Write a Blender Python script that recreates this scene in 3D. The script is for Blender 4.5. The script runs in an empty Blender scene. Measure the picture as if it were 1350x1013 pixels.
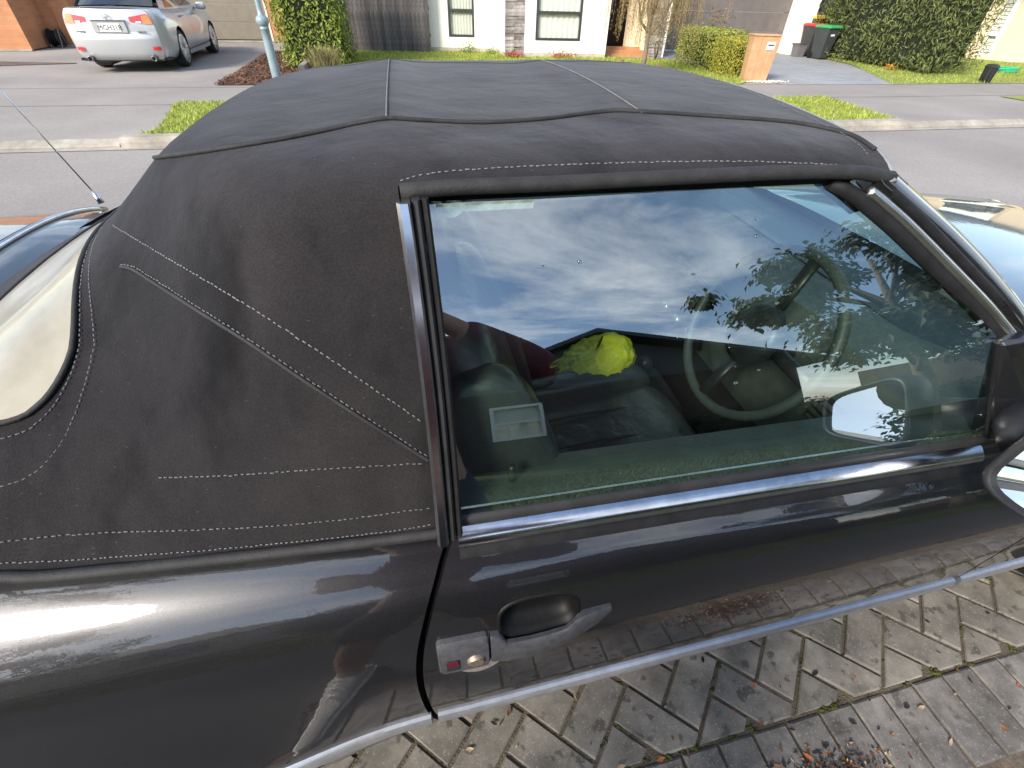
import bpy, bmesh, math, random
import numpy as np
from mathutils import Vector, Matrix
from mathutils.bvhtree import BVHTree
R = math.radians
rnd = random.Random(7)
scene = bpy.context.scene
col = scene.collection

# ------------------------------------------------------------------ camera
FPX, CXP, CYP = 612.0, 675.0, 506.5          # focal length and centre in photo pixels
CAM_H, YAW = 1.5, 12.0
nd = Vector((655 - CXP, 1222 - CYP, FPX)).normalized()
up_c = -nd
v_c = (Vector((0, 0, 1)) - up_c * up_c.z).normalized()
u_c = v_c.cross(up_c)
if u_c.x < 0: u_c = -u_c
ca, sa = math.cos(R(YAW)), math.sin(R(YAW))
RX = u_c * ca + v_c * sa; RY = -u_c * sa + v_c * ca; RZ = up_c
def cam_dir(v): return Vector((RX.dot(v), RY.dot(v), RZ.dot(v)))
cam_right, cam_up, cam_back = cam_dir(Vector((1, 0, 0))), cam_dir(Vector((0, -1, 0))), cam_dir(Vector((0, 0, -1)))
CAM = Vector((0, 0, CAM_H))
cd = bpy.data.cameras.new('camera'); cam = bpy.data.objects.new('camera', cd); col.objects.link(cam)
m = Matrix.Identity(4)
for i in range(3):
    m[i][0], m[i][1], m[i][2], m[i][3] = cam_right[i], cam_up[i], cam_back[i], CAM[i]
cam.matrix_world = m
cd.sensor_width = 36.0; cd.lens = FPX / 1350 * 36; cd.clip_start = 0.01; cd.clip_end = 800
scene.camera = cam

# ------------------------------------------------------------------ world, sun, exposure
SUN_EL, SUN_AZ = 34.0, 222.0     # azimuth of the sun seen from above, degrees from +X counter-clockwise
world = bpy.data.worlds.new('World'); scene.world = world; world.use_nodes = True
nt = world.node_tree; N = nt.nodes; L = nt.links
for n in list(N): N.remove(n)
out = N.new('ShaderNodeOutputWorld'); bg = N.new('ShaderNodeBackground')
sky = N.new('ShaderNodeTexSky'); sky.sky_type = 'NISHITA'; sky.sun_disc = False
sky.sun_elevation = R(SUN_EL); sky.sun_rotation = R(90 - SUN_AZ); sky.air_density = 1.0; sky.dust_density = 0.7
tc = N.new('ShaderNodeTexCoord'); sep = N.new('ShaderNodeSeparateXYZ'); L.new(tc.outputs['Generated'], sep.inputs[0])
mx = N.new('ShaderNodeMath'); mx.operation = 'MAXIMUM'; mx.inputs[1].default_value = 0.0; L.new(sep.outputs['Z'], mx.inputs[0])
ad = N.new('ShaderNodeMath'); ad.operation = 'ADD'; ad.inputs[1].default_value = 0.40; L.new(mx.outputs[0], ad.inputs[0])
cmb = N.new('ShaderNodeCombineXYZ')
for ax in ('X', 'Y'):
    dv = N.new('ShaderNodeMath'); dv.operation = 'DIVIDE'; L.new(sep.outputs[ax], dv.inputs[0]); L.new(ad.outputs[0], dv.inputs[1]); L.new(dv.outputs[0], cmb.inputs[ax])
mp = N.new('ShaderNodeMapping'); mp.inputs['Rotation'].default_value = (0, 0, R(35)); mp.inputs['Scale'].default_value = (0.7, 1.5, 1); mp.inputs['Location'].default_value = (0.9, 2.3, 0)
L.new(cmb.outputs[0], mp.inputs[0])
cn = N.new('ShaderNodeTexNoise'); cn.inputs['Scale'].default_value = 1.7; cn.inputs['Detail'].default_value = 9; cn.inputs['Roughness'].default_value = 0.62; cn.inputs['Distortion'].default_value = 0.35
L.new(mp.outputs[0], cn.inputs['Vector'])
cr = N.new('ShaderNodeValToRGB'); cr.color_ramp.elements[0].position = 0.47; cr.color_ramp.elements[1].position = 0.72
cr.color_ramp.elements[1].color = (0.86, 0.86, 0.86, 1)
L.new(cn.outputs['Fac'], cr.inputs[0])
cmix = N.new('ShaderNodeMixRGB'); cmix.inputs[2].default_value = (10.5, 10.3, 10.0, 1)
L.new(cr.outputs[0], cmix.inputs[0]); L.new(sky.outputs[0], cmix.inputs[1]); L.new(cmix.outputs[0], bg.inputs[0])
bg.inputs[1].default_value = 0.15
L.new(bg.outputs[0], out.inputs[0])
sd = bpy.data.lights.new('sun', 'SUN'); sd.energy = 3.1; sd.angle = R(16); sd.color = (1.0, 0.91, 0.78)
sun = bpy.data.objects.new('sun', sd); col.objects.link(sun)
sun_vec = Vector((math.cos(R(SUN_AZ)) * math.cos(R(SUN_EL)), math.sin(R(SUN_AZ)) * math.cos(R(SUN_EL)), math.sin(R(SUN_EL))))
sun.rotation_euler = sun_vec.to_track_quat('Z', 'Y').to_euler(); sun.location = (-10, -10, 20)
scene.view_settings.view_transform = 'Standard'; scene.view_settings.look = 'None'
scene.view_settings.exposure = 0.98; scene.view_settings.gamma = 1.0
scene.render.engine = 'CYCLES'; scene.cycles.use_denoising = True
scene.cycles.max_bounces = 10; scene.cycles.transparent_max_bounces = 16
scene.cycles.caustics_reflective = False; scene.cycles.caustics_refractive = False

# ------------------------------------------------------------------ materials
MATS = {}
def mat(name, c, rough=0.6, metal=0.0, var=0.0, vs=8.0, c2=None, bump=0.0, bs=60.0, coat=0.0, spec=0.5, emit=None, lo=0.35, hi=0.65, detail=5, trans=0.0):
    m = bpy.data.materials.new(name); m.use_nodes = True; MATS[name] = m
    nt = m.node_tree; b = nt.nodes['Principled BSDF']
    b.inputs['Base Color'].default_value = (*c, 1); b.inputs['Roughness'].default_value = rough; b.inputs['Metallic'].default_value = metal
    b.inputs['Coat Weight'].default_value = coat; b.inputs['Coat Roughness'].default_value = 0.03; b.inputs['Specular IOR Level'].default_value = spec
    t = nt.nodes.new('ShaderNodeTexCoord')
    if var or c2:
        n = nt.nodes.new('ShaderNodeTexNoise'); n.inputs['Scale'].default_value = vs; n.inputs['Detail'].default_value = detail; n.inputs['Roughness'].default_value = 0.65
        nt.links.new(t.outputs['Object'], n.inputs['Vector'])
        r = nt.nodes.new('ShaderNodeValToRGB'); r.color_ramp.elements[0].position = lo; r.color_ramp.elements[1].position = hi
        a = c if c2 else tuple(x * (1 - var) for x in c); d = c2 if c2 else tuple(min(1, x * (1 + var)) for x in c)
        r.color_ramp.elements[0].color = (*a, 1); r.color_ramp.elements[1].color = (*d, 1)
        nt.links.new(n.outputs['Fac'], r.inputs[0]); nt.links.new(r.outputs[0], b.inputs['Base Color'])
    if bump:
        n2 = nt.nodes.new('ShaderNodeTexNoise'); n2.inputs['Scale'].default_value = bs; n2.inputs['Detail'].default_value = 4
        nt.links.new(t.outputs['Object'], n2.inputs['Vector'])
        bp = nt.nodes.new('ShaderNodeBump'); bp.inputs['Strength'].default_value = bump; bp.inputs['Distance'].default_value = 0.01
        nt.links.new(n2.outputs['Fac'], bp.inputs['Height']); nt.links.new(bp.outputs[0], b.inputs['Normal'])
    if emit: b.inputs['Emission Color'].default_value = (*emit, 1); b.inputs['Emission Strength'].default_value = 1
    return m
def add_variation(m, scale=3.0, amt=0.35, detail=4):
    """multiply the base colour by a second, broader noise and add a per-object random tint"""
    nt = m.node_tree; b = nt.nodes['Principled BSDF']; lk = b.inputs['Base Color'].links
    t = nt.nodes.new('ShaderNodeTexCoord'); n = nt.nodes.new('ShaderNodeTexNoise'); n.inputs['Scale'].default_value = scale; n.inputs['Detail'].default_value = detail
    nt.links.new(t.outputs['Object'], n.inputs['Vector'])
    mr = nt.nodes.new('ShaderNodeMapRange'); mr.inputs['From Min'].default_value = 0.3; mr.inputs['From Max'].default_value = 0.7
    mr.inputs['To Min'].default_value = 1 - amt; mr.inputs['To Max'].default_value = 1 + amt * 0.6
    nt.links.new(n.outputs['Fac'], mr.inputs['Value'])
    mm = nt.nodes.new('ShaderNodeMixRGB'); mm.blend_type = 'MULTIPLY'; mm.inputs[0].default_value = 1
    if lk: nt.links.new(lk[0].from_socket, mm.inputs[1])
    else: mm.inputs[1].default_value = b.inputs['Base Color'].default_value
    nt.links.new(mr.outputs[0], mm.inputs[2]); nt.links.new(mm.outputs[0], b.inputs['Base Color'])
    return m
def per_object(m, amt=0.3):
    nt = m.node_tree; b = nt.nodes['Principled BSDF']; lk = b.inputs['Base Color'].links
    oi = nt.nodes.new('ShaderNodeObjectInfo'); mr = nt.nodes.new('ShaderNodeMapRange')
    mr.inputs['To Min'].default_value = 1 - amt; mr.inputs['To Max'].default_value = 1 + amt
    nt.links.new(oi.outputs['Random'], mr.inputs['Value'])
    mm = nt.nodes.new('ShaderNodeMixRGB'); mm.blend_type = 'MULTIPLY'; mm.inputs[0].default_value = 1
    if lk: nt.links.new(lk[0].from_socket, mm.inputs[1])
    else: mm.inputs[1].default_value = b.inputs['Base Color'].default_value
    nt.links.new(mr.outputs[0], mm.inputs[2]); nt.links.new(mm.outputs[0], b.inputs['Base Color'])
    return m
def glass_mat(name, tint, base, rough=0.0, gcol=(1, 1, 1)):
    """thin coated pane: tinted see-through plus a mirror share that grows towards grazing"""
    m = bpy.data.materials.new(name); m.use_nodes = True; nt = m.node_tree; n = nt.nodes; l = nt.links
    for x in list(n): n.remove(x)
    o = n.new('ShaderNodeOutputMaterial'); mixs = n.new('ShaderNodeMixShader'); tr = n.new('ShaderNodeBsdfTransparent'); gl = n.new('ShaderNodeBsdfGlossy')
    tr.inputs[0].default_value = (*tint, 1); gl.inputs['Roughness'].default_value = rough; gl.inputs[0].default_value = (*gcol, 1)
    lw = n.new('ShaderNodeLayerWeight'); fr = n.new('ShaderNodeMath'); fr.operation = 'POWER'; fr.inputs[1].default_value = 5.0; lw.inputs[0].default_value = 0.5; l.new(lw.outputs['Facing'], fr.inputs[0])
    mr = n.new('ShaderNodeMapRange'); mr.inputs['To Min'].default_value = base; mr.inputs['To Max'].default_value = 1.0
    l.new(fr.outputs[0], mr.inputs['Value']); l.new(mr.outputs[0], mixs.inputs[0]); l.new(tr.outputs[0], mixs.inputs[1]); l.new(gl.outputs[0], mixs.inputs[2]); l.new(mixs.outputs[0], o.inputs[0])
    return m
def foliage(name, a, b, rough=0.55):
    m = mat(name, a, rough, c2=b, vs=2.2, lo=0.3, hi=0.72, detail=8); nt = m.node_tree; bs = nt.nodes['Principled BSDF']
    lk = bs.inputs['Base Color'].links[0].from_socket
    g = nt.nodes.new('ShaderNodeNewGeometry'); mr = nt.nodes.new('ShaderNodeMapRange'); mr.inputs['To Min'].default_value = 0.55; mr.inputs['To Max'].default_value = 1.5
    nt.links.new(g.outputs['Random Per Island'], mr.inputs['Value'])
    mm = nt.nodes.new('ShaderNodeMixRGB'); mm.blend_type = 'MULTIPLY'; mm.inputs[0].default_value = 1; nt.links.new(lk, mm.inputs[1]); nt.links.new(mr.outputs[0], mm.inputs[2])
    nt.links.new(mm.outputs[0], bs.inputs['Base Color'])
    tl = nt.nodes.new('ShaderNodeBsdfTranslucent'); mx = nt.nodes.new('ShaderNodeMixShader'); mx.inputs[0].default_value = 0.3
    nt.links.new(mm.outputs[0], tl.inputs[0]); nt.links.new(bs.outputs[0], mx.inputs[1]); nt.links.new(tl.outputs[0], mx.inputs[2])
    nt.links.new(mx.outputs[0], nt.nodes['Material Output'].inputs[0])
    return m

# ------------------------------------------------------------------ mesh builder
class MB:
    def __init__(s): s.v = []; s.f = []
    def add(s, vs, fs):
        b = len(s.v); s.v += [tuple(p) for p in vs]; s.f += [tuple(i + b for i in f) for f in fs]; return s
    def quad(s, a, b, c, d): return s.add([a, b, c, d], [(0, 1, 2, 3)])
    def poly(s, pts): return s.add(pts, [tuple(range(len(pts)))])
    def box(s, x0, x1, y0, y1, z0, z1):
        return s.add([(x0, y0, z0), (x1, y0, z0), (x1, y1, z0), (x0, y1, z0), (x0, y0, z1), (x1, y0, z1), (x1, y1, z1), (x0, y1, z1)],
                     [(3, 2, 1, 0), (4, 5, 6, 7), (0, 1, 5, 4), (1, 2, 6, 5), (2, 3, 7, 6), (3, 0, 4, 7)])
    def prism(s, pts, z0, z1):
        n = len(pts)
        return s.add([(p[0], p[1], z0) for p in pts] + [(p[0], p[1], z1) for p in pts],
                     [tuple(range(n - 1, -1, -1)), tuple(range(n, 2 * n))] + [(i, (i + 1) % n, n + (i + 1) % n, n + i) for i in range(n)])
    def loft(s, rings, closed=True, cap=True):
        n = len(rings[0]); vs = [p for r in rings for p in r]; fs = []
        for k in range(len(rings) - 1):
            for i in range(n if closed else n - 1):
                j = (i + 1) % n; fs.append((k * n + i, k * n + j, (k + 1) * n + j, (k + 1) * n + i))
        if cap and closed:
            fs.append(tuple(range(n - 1, -1, -1))); e = (len(rings) - 1) * n; fs.append(tuple(range(e, e + n)))
        return s.add(vs, fs)
    def grid(s, fn, us, vs):
        pts = [fn(u, v) for u in us for v in vs]; n = len(vs)
        return s.add(pts, [(i * n + j, (i + 1) * n + j, (i + 1) * n + j + 1, i * n + j + 1) for i in range(len(us) - 1) for j in range(n - 1)])
    def tube(s, path, r, n=8, closed=False, flat=1.0):
        P = [Vector(p) for p in path]; rr = r if isinstance(r, (list, tuple)) else [r] * len(P); rings = []; prev = None
        for i, p in enumerate(P):
            if closed: t = P[(i + 1) % len(P)] - P[i - 1]
            else: t = P[min(i + 1, len(P) - 1)] - P[max(i - 1, 0)]
            t.normalize()
            if prev is None:
                a = Vector((0, 0, 1)) if abs(t.z) < 0.9 else Vector((1, 0, 0)); e1 = t.cross(a).normalized()
            else: e1 = (prev - t * prev.dot(t)).normalized()
            prev = e1; e2 = t.cross(e1)
            rings.append([p + e1 * math.cos(2 * math.pi * k / n) * rr[i] + e2 * math.sin(2 * math.pi * k / n) * rr[i] * flat for k in range(n)])
        if closed: rings.append(rings[0]); return s.loft(rings, True, False)
        return s.loft(rings)
    def lathe(s, prof, n=24, o=(0, 0, 0), axis='z'):
        rings = []
        for r_, h in prof:
            ring = []
            for k in range(n):
                a = 2 * math.pi * k / n; x, y = r_ * math.cos(a), r_ * math.sin(a)
                q = {'z': (x, y, h), 'x': (h, x, y), 'y': (y, h, x)}[axis]; ring.append((q[0] + o[0], q[1] + o[1], q[2] + o[2]))
            rings.append(ring)
        return s.loft(rings)
    def blob(s, c, r, nu=12, nv=8, jit=0.0, e=1.0):
        rings = []
        sg = lambda x: math.copysign(abs(x) ** e, x)
        for j in range(nv + 1):
            ph = -math.pi / 2 + math.pi * (0.03 + 0.94 * j / nv); ring = []
            for i in range(nu):
                th = 2 * math.pi * i / nu; k = 1 + rnd.uniform(-jit, jit)
                ring.append((c[0] + r[0] * sg(math.cos(ph)) * sg(math.cos(th)) * k, c[1] + r[1] * sg(math.cos(ph)) * sg(math.sin(th)) * k, c[2] + r[2] * sg(math.sin(ph)) * k))
            rings.append(ring)
        return s.loft(rings)
    def mesh(s, name, m=None, smooth=False):
        me = bpy.data.meshes.new(name); me.from_pydata(s.v, [], s.f); me.update()
        if m: me.materials.append(m)
        if smooth: me.polygons.foreach_set('use_smooth', [True] * len(me.polygons))
        return me
    def build(s, name, m, parent=None, smooth=False, weld=0.0, bevel=0.0, solid=0.0, auto=None, recalc=False):
        me = s.mesh(name, m, smooth)
        if weld or recalc:
            bm = bmesh.new(); bm.from_mesh(me)
            if weld: bmesh.ops.remove_doubles(bm, verts=bm.verts, dist=weld)
            bmesh.ops.recalc_face_normals(bm, faces=bm.faces); bm.to_mesh(me); bm.free()
        if auto: me.set_sharp_from_angle(angle=R(auto))
        o = bpy.data.objects.new(name, me); col.objects.link(o)
        if parent: o.parent = parent
        if bevel:
            b = o.modifiers.new('bevel', 'BEVEL'); b.width = bevel; b.segments = 2; b.limit_method = 'ANGLE'
        if solid:
            q = o.modifiers.new('solid', 'SOLIDIFY'); q.thickness = solid; q.offset = 0
        return o
def tag(o, label=None, cat=None, group=None, kind=None):
    if label: o['label'] = label
    if cat: o['category'] = cat
    if group: o['group'] = group
    if kind: o['kind'] = kind
    return o
def empty(name, loc=(0, 0, 0), rz=0.0, label=None, cat=None, group=None):
    o = bpy.data.objects.new(name, None); col.objects.link(o); o.location = loc; o.rotation_euler = (0, 0, rz); o.empty_display_size = 0.2
    return tag(o, label, cat, group)
def inst(me, name, parent=None, loc=(0, 0, 0), rot=(0, 0, 0), sc=(1, 1, 1)):
    o = bpy.data.objects.new(name, me); col.objects.link(o); o.location = loc; o.rotation_euler = rot; o.scale = sc
    if parent: o.parent = parent
    return o
def copy_tree(o, parent=None):
    c = o.copy(); col.objects.link(c); c.parent = parent
    for ch in list(o.children): copy_tree(ch, c)
    return c
def sheet(name, pts, z, m, kind='structure', parent=None):
    o = MB().poly([(p[0], p[1], z) for p in pts]).build(name, m, parent)
    if kind: o['kind'] = kind
    return o
def text_mesh(name, txt, size, m, parent, mw, extrude=0.001):
    cu = bpy.data.curves.new(name, 'FONT'); cu.body = txt; cu.size = size; cu.extrude = extrude; cu.align_x = 'CENTER'; cu.align_y = 'CENTER'
    t = bpy.data.objects.new(name + '_tmp', cu); col.objects.link(t)
    dg = bpy.context.evaluated_depsgraph_get(); me = bpy.data.meshes.new_from_object(t.evaluated_get(dg)); bpy.data.objects.remove(t)
    me.materials.clear(); me.materials.append(m)
    o = bpy.data.objects.new(name, me); col.objects.link(o); o.parent = parent; o.matrix_local = mw; return o
def lerp(a, b, t): return a + (b - a) * t
def sstep(x, a, b):
    t = min(1, max(0, (x - a) / (b - a))); return t * t * (3 - 2 * t)
def pl(x, tab):
    if x <= tab[0][0]: return tab[0][1]
    for (a, p), (b, q) in zip(tab, tab[1:]):
        if x <= b: return lerp(p, q, (x - a) / (b - a))
    return tab[-1][1]
def smooth_tab(tab, n=6):
    """Catmull-Rom resample of (x, y) pairs"""
    P = [tab[0]] + list(tab) + [tab[-1]]; o = []
    for i in range(1, len(P) - 2):
        for k in range(n):
            t = k / n; q = []
            for d in range(len(P[0])):
                a, b, c, e = P[i - 1][d], P[i][d], P[i + 1][d], P[i + 2][d]
                q.append(0.5 * (2 * b + (c - a) * t + (2 * a - 5 * b + 4 * c - e) * t * t + (3 * b - a - 3 * c + e) * t ** 3))
            o.append(tuple(q))
    o.append(tuple(tab[-1])); return o
def lin(a, b, n): return [a + (b - a) * i / (n - 1) for i in range(n)]
def leaves(n, sampler, size, fold=0.3, asp=0.45, up=0.3, seed=1, jit=0.35, droop=False):
    r = random.Random(seed); mb = MB()
    for _ in range(n):
        p, nrm = sampler(r); p = Vector(p)
        d = Vector((r.gauss(0, 1), r.gauss(0, 1), r.gauss(0, 1))).normalized(); nn = (Vector(nrm) + Vector((0, 0, up)) + d * 0.8).normalized()
        t = nn.cross(Vector((r.gauss(0, 1), r.gauss(0, 1), r.gauss(0, 0.5)))).normalized()
        if droop: t = (t + Vector((0, 0, -0.9))).normalized()
        b = nn.cross(t).normalized(); s_ = size * (1 + r.uniform(-jit, jit)); w = s_ * asp
        mb.add([p - t * s_ * 0.5, p + b * w * 0.5 + nn * s_ * fold * 0.3, p + t * s_ * 0.5, p - b * w * 0.5 + nn * s_ * fold * 0.3], [(0, 1, 2), (0, 2, 3)])
    return mb
def box_sampler(x0, x1, y0, y1, z0, z1, rough=0.08, depth=0.12, pw=1.0):
    A = [((y1 - y0) * (z1 - z0), 0), ((y1 - y0) * (z1 - z0), 1), ((x1 - x0) * (z1 - z0), 2), ((x1 - x0) * (z1 - z0), 3), ((x1 - x0) * (y1 - y0), 4)]
    T = sum(a for a, _ in A)
    def s(r):
        q = r.uniform(0, T)
        for a, k in A:
            if q < a: break
            q -= a
        x, y, z = r.uniform(x0, x1), r.uniform(y0, y1), r.uniform(z0, z1)
        lump = rough * (math.sin(x * 7.1 + z * 5.3) * math.sin(y * 6.7 - z * 4.1) + math.sin(x * 3.1 + y * 2.3 + z * 3.7) * 0.7)
        d = -abs(r.gauss(0, depth)) + lump
        if k == 0: return (x0 - d, y, z), (-1, 0, 0.2)
        if k == 1: return (x1 + d, y, z), (1, 0, 0.2)
        if k == 2: return (x, y0 - d, z), (0, -1, 0.2)
        if k == 3: return (x, y1 + d, z), (0, 1, 0.2)
        return (x, y, z1 + d), (0, 0, 1)
    return s

# colours
fabric = mat('soft_top_fabric', (0.0118, 0.0111, 0.0124), 0.95, c2=(0.0275, 0.0250, 0.0256), vs=3.2, lo=0.30, hi=0.75, bump=0.0, spec=0.12)
def fabric_extra(m):
    nt = m.node_tree; b = nt.nodes['Principled BSDF']; t = nt.nodes.new('ShaderNodeTexCoord'); l = nt.links
    base = b.inputs['Base Color'].links[0].from_socket
    # woven fuzz, lint, dark stains
    n1 = nt.nodes.new('ShaderNodeTexNoise'); n1.inputs['Scale'].default_value = 420; n1.inputs['Detail'].default_value = 3; l.new(t.outputs['Object'], n1.inputs['Vector'])
    r1 = nt.nodes.new('ShaderNodeMapRange'); r1.inputs['From Min'].default_value = 0.3; r1.inputs['From Max'].default_value = 0.7; r1.inputs['To Min'].default_value = 0.74; r1.inputs['To Max'].default_value = 1.28; l.new(n1.outputs['Fac'], r1.inputs['Value'])
    m1 = nt.nodes.new('ShaderNodeMixRGB'); m1.blend_type = 'MULTIPLY'; m1.inputs[0].default_value = 1; l.new(base, m1.inputs[1]); l.new(r1.outputs[0], m1.inputs[2])
    mp = nt.nodes.new('ShaderNodeMapping'); mp.inputs['Scale'].default_value = (6.0, 4, 3.2); mp.inputs['Rotation'].default_value = (0, R(20), 0); l.new(t.outputs['Object'], mp.inputs[0])
    n2 = nt.nodes.new('ShaderNodeTexNoise'); n2.inputs['Scale'].default_value = 1.5; n2.inputs['Detail'].default_value = 4; l.new(mp.outputs[0], n2.inputs['Vector'])
    r2 = nt.nodes.new('ShaderNodeMapRange'); r2.inputs['From Min'].default_value = 0.50; r2.inputs['From Max'].default_value = 0.70; r2.inputs['To Min'].default_value = 1.0; r2.inputs['To Max'].default_value = 0.30; l.new(n2.outputs['Fac'], r2.inputs['Value'])
    m2 = nt.nodes.new('ShaderNodeMixRGB'); m2.blend_type = 'MULTIPLY'; m2.inputs[0].default_value = 1; l.new(m1.outputs[0], m2.inputs[1]); l.new(r2.outputs[0], m2.inputs[2])
    mp3 = nt.nodes.new('ShaderNodeMapping'); mp3.inputs['Scale'].default_value = (1.0, 2.5, 4.5); l.new(t.outputs['Object'], mp3.inputs[0])
    v = nt.nodes.new('ShaderNodeTexVoronoi'); v.inputs['Scale'].default_value = 26; l.new(mp3.outputs[0], v.inputs['Vector'])
    r3 = nt.nodes.new('ShaderNodeMapRange'); r3.inputs['From Min'].default_value = 0.035; r3.inputs['From Max'].default_value = 0.06; r3.inputs['To Min'].default_value = 0.6; r3.inputs['To Max'].default_value = 0.0; l.new(v.outputs['Distance'], r3.inputs['Value'])
    m3 = nt.nodes.new('ShaderNodeMixRGB'); m3.inputs[2].default_value = (0.09, 0.088, 0.086, 1); l.new(r3.outputs[0], m3.inputs[0]); l.new(m2.outputs[0], m3.inputs[1])
    l.new(m3.outputs[0], b.inputs['Base Color'])
    b.inputs['Sheen Weight'].default_value = 0.20; b.inputs['Sheen Roughness'].default_value = 0.45; b.inputs['Sheen Tint'].default_value = (0.75, 0.75, 0.8, 1)
    bp = nt.nodes.new('ShaderNodeBump'); bp.inputs['Strength'].default_value = 0.35; bp.inputs['Distance'].default_value = 0.002; l.new(n1.outputs['Fac'], bp.inputs['Height'])
    n4 = nt.nodes.new('ShaderNodeTexNoise'); n4.inputs['Scale'].default_value = 9; n4.inputs['Detail'].default_value = 3; l.new(t.outputs['Object'], n4.inputs['Vector'])
    b2 = nt.nodes.new('ShaderNodeBump'); b2.inputs['Strength'].default_value = 0.45; b2.inputs['Distance'].default_value = 0.014; l.new(n4.outputs['Fac'], b2.inputs['Height']); l.new(bp.outputs[0], b2.inputs['Normal'])
    l.new(b2.outputs[0], b.inputs['Normal'])
fabric_extra(fabric)
piping = mat('black_piping', (0.018, 0.018, 0.019), 0.75, var=0.3, vs=40, bump=0.15, bs=300)
thread = mat('grey_thread', (0.11, 0.11, 0.115), 0.9, var=0.25, vs=60)
thread_w = mat('pale_thread', (0.15, 0.15, 0.155), 0.9, var=0.2, vs=30)
def paint_mat(name, base, flake, metal=0.55, rough=0.32):
    m = mat(name, base, rough, metal=metal, c2=flake, vs=900, lo=0.4, hi=0.62, coat=1.0, detail=2)
    nt = m.node_tree; b = nt.nodes['Principled BSDF']; l = nt.links; t = nt.nodes.new('ShaderNodeTexCoord')
    n = nt.nodes.new('ShaderNodeTexNoise'); n.inputs['Scale'].default_value = 5; n.inputs['Detail'].default_value = 6; n.inputs['Roughness'].default_value = 0.7; l.new(t.outputs['Object'], n.inputs['Vector'])
    mr = nt.nodes.new('ShaderNodeMapRange'); mr.inputs['From Min'].default_value = 0.45; mr.inputs['From Max'].default_value = 0.75; mr.inputs['To Min'].default_value = 0.012; mr.inputs['To Max'].default_value = 0.075; l.new(n.outputs['Fac'], mr.inputs['Value']); l.new(mr.outputs[0], b.inputs['Coat Roughness'])
    n2 = nt.nodes.new('ShaderNodeTexNoise'); n2.inputs['Scale'].default_value = 60; n2.inputs['Detail'].default_value = 2; l.new(t.outputs['Object'], n2.inputs['Vector'])
    bp = nt.nodes.new('ShaderNodeBump'); bp.inputs['Strength'].default_value = 0.03; bp.inputs['Distance'].default_value = 0.004; l.new(n2.outputs['Fac'], bp.inputs['Height']); l.new(bp.outputs[0], b.inputs['Coat Normal'])
    # dust specks, dried water spots and fine swirls
    s0 = b.inputs['Base Color'].links[0].from_socket
    v = nt.nodes.new('ShaderNodeTexVoronoi'); v.inputs['Scale'].default_value = 55; l.new(t.outputs['Object'], v.inputs['Vector'])
    r3 = nt.nodes.new('ShaderNodeMapRange'); r3.inputs['From Min'].default_value = 0.03; r3.inputs['From Max'].default_value = 0.055; r3.inputs['To Min'].default_value = 0.5; r3.inputs['To Max'].default_value = 0.0; l.new(v.outputs['Distance'], r3.inputs['Value'])
    n5 = nt.nodes.new('ShaderNodeTexNoise'); n5.inputs['Scale'].default_value = 2.6; n5.inputs['Detail'].default_value = 8; n5.inputs['Roughness'].default_value = 0.75; l.new(t.outputs['Object'], n5.inputs['Vector'])
    r5 = nt.nodes.new('ShaderNodeMapRange'); r5.inputs['From Min'].default_value = 0.5; r5.inputs['From Max'].default_value = 0.85; r5.inputs['To Max'].default_value = 0.10; l.new(n5.outputs['Fac'], r5.inputs['Value'])
    mxm = nt.nodes.new('ShaderNodeMath'); mxm.operation = 'MAXIMUM'; l.new(r3.outputs[0], mxm.inputs[0]); l.new(r5.outputs[0], mxm.inputs[1])
    m5 = nt.nodes.new('ShaderNodeMixRGB'); m5.inputs[2].default_value = (0.12, 0.112, 0.10, 1) if max(base) < .1 else (*base, 1); l.new(mxm.outputs[0], m5.inputs[0]); l.new(s0, m5.inputs[1]); l.new(m5.outputs[0], b.inputs['Base Color'])
    return m
paint = paint_mat('dark_grey_metallic_paint', (0.010, 0.0100, 0.0120), (0.026, 0.0255, 0.030))
paint.node_tree.nodes['Principled BSDF'].inputs['Coat IOR'].default_value = 1.62
chrome = mat('bright_trim', (0.55, 0.55, 0.57), 0.18, metal=1.0, var=0.15, vs=20)
silver_strip = mat('grey_strip', (0.46, 0.47, 0.50), 0.30, metal=0.7, var=0.12, vs=30, coat=0.3)
rubber = mat('black_rubber', (0.011, 0.011, 0.012), 0.66, var=0.3, vs=30, bump=0.1, bs=120, spec=0.25)
chrome_w = mat('pale_bright_trim', (0.62, 0.60, 0.55), 0.30, metal=1.0, var=0.1, vs=20)
seal = mat('grey_black_seal', (0.024, 0.024, 0.026), 0.5, spec=0.3, var=0.3, vs=15)
plastic = mat('worn_grey_plastic', (0.038, 0.039, 0.045), 0.5, c2=(0.062, 0.062, 0.069), vs=60, bump=0.12, bs=250)
plastic_d = mat('dark_plastic', (0.02, 0.02, 0.022), 0.4, var=0.2, vs=30)
glass = glass_mat('tinted_side_glass', (0.76, 0.90, 0.84), 0.26, 0.0, (0.88, 0.96, 1.0))
wglass = glass_mat('windscreen_glass', (0.72, 0.82, 0.78), 0.10)
hglass = glass_mat('house_window_glass', (0.93, 0.95, 0.94), 0.09)
pvc = mat('yellowed_clear_plastic', (0.235, 0.205, 0.135), 0.35, c2=(0.33, 0.305, 0.245), vs=5, lo=0.3, hi=0.6, coat=0.5)
add_variation(pvc, 14, 0.10)
leather = mat('black_leather', (0.042, 0.050, 0.049), 0.30, var=0.25, vs=12, bump=0.9, bs=11)
trim_i = mat('dark_cabin_trim', (0.075, 0.083, 0.079), 0.55, var=0.2, vs=20, bump=0.1, bs=200)
carpet = mat('dark_carpet', (0.02, 0.02, 0.02), 0.95, var=0.3, vs=60)
tyre_m = mat('tyre_rubber', (0.022, 0.022, 0.022), 0.8, var=0.3, vs=20)
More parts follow.
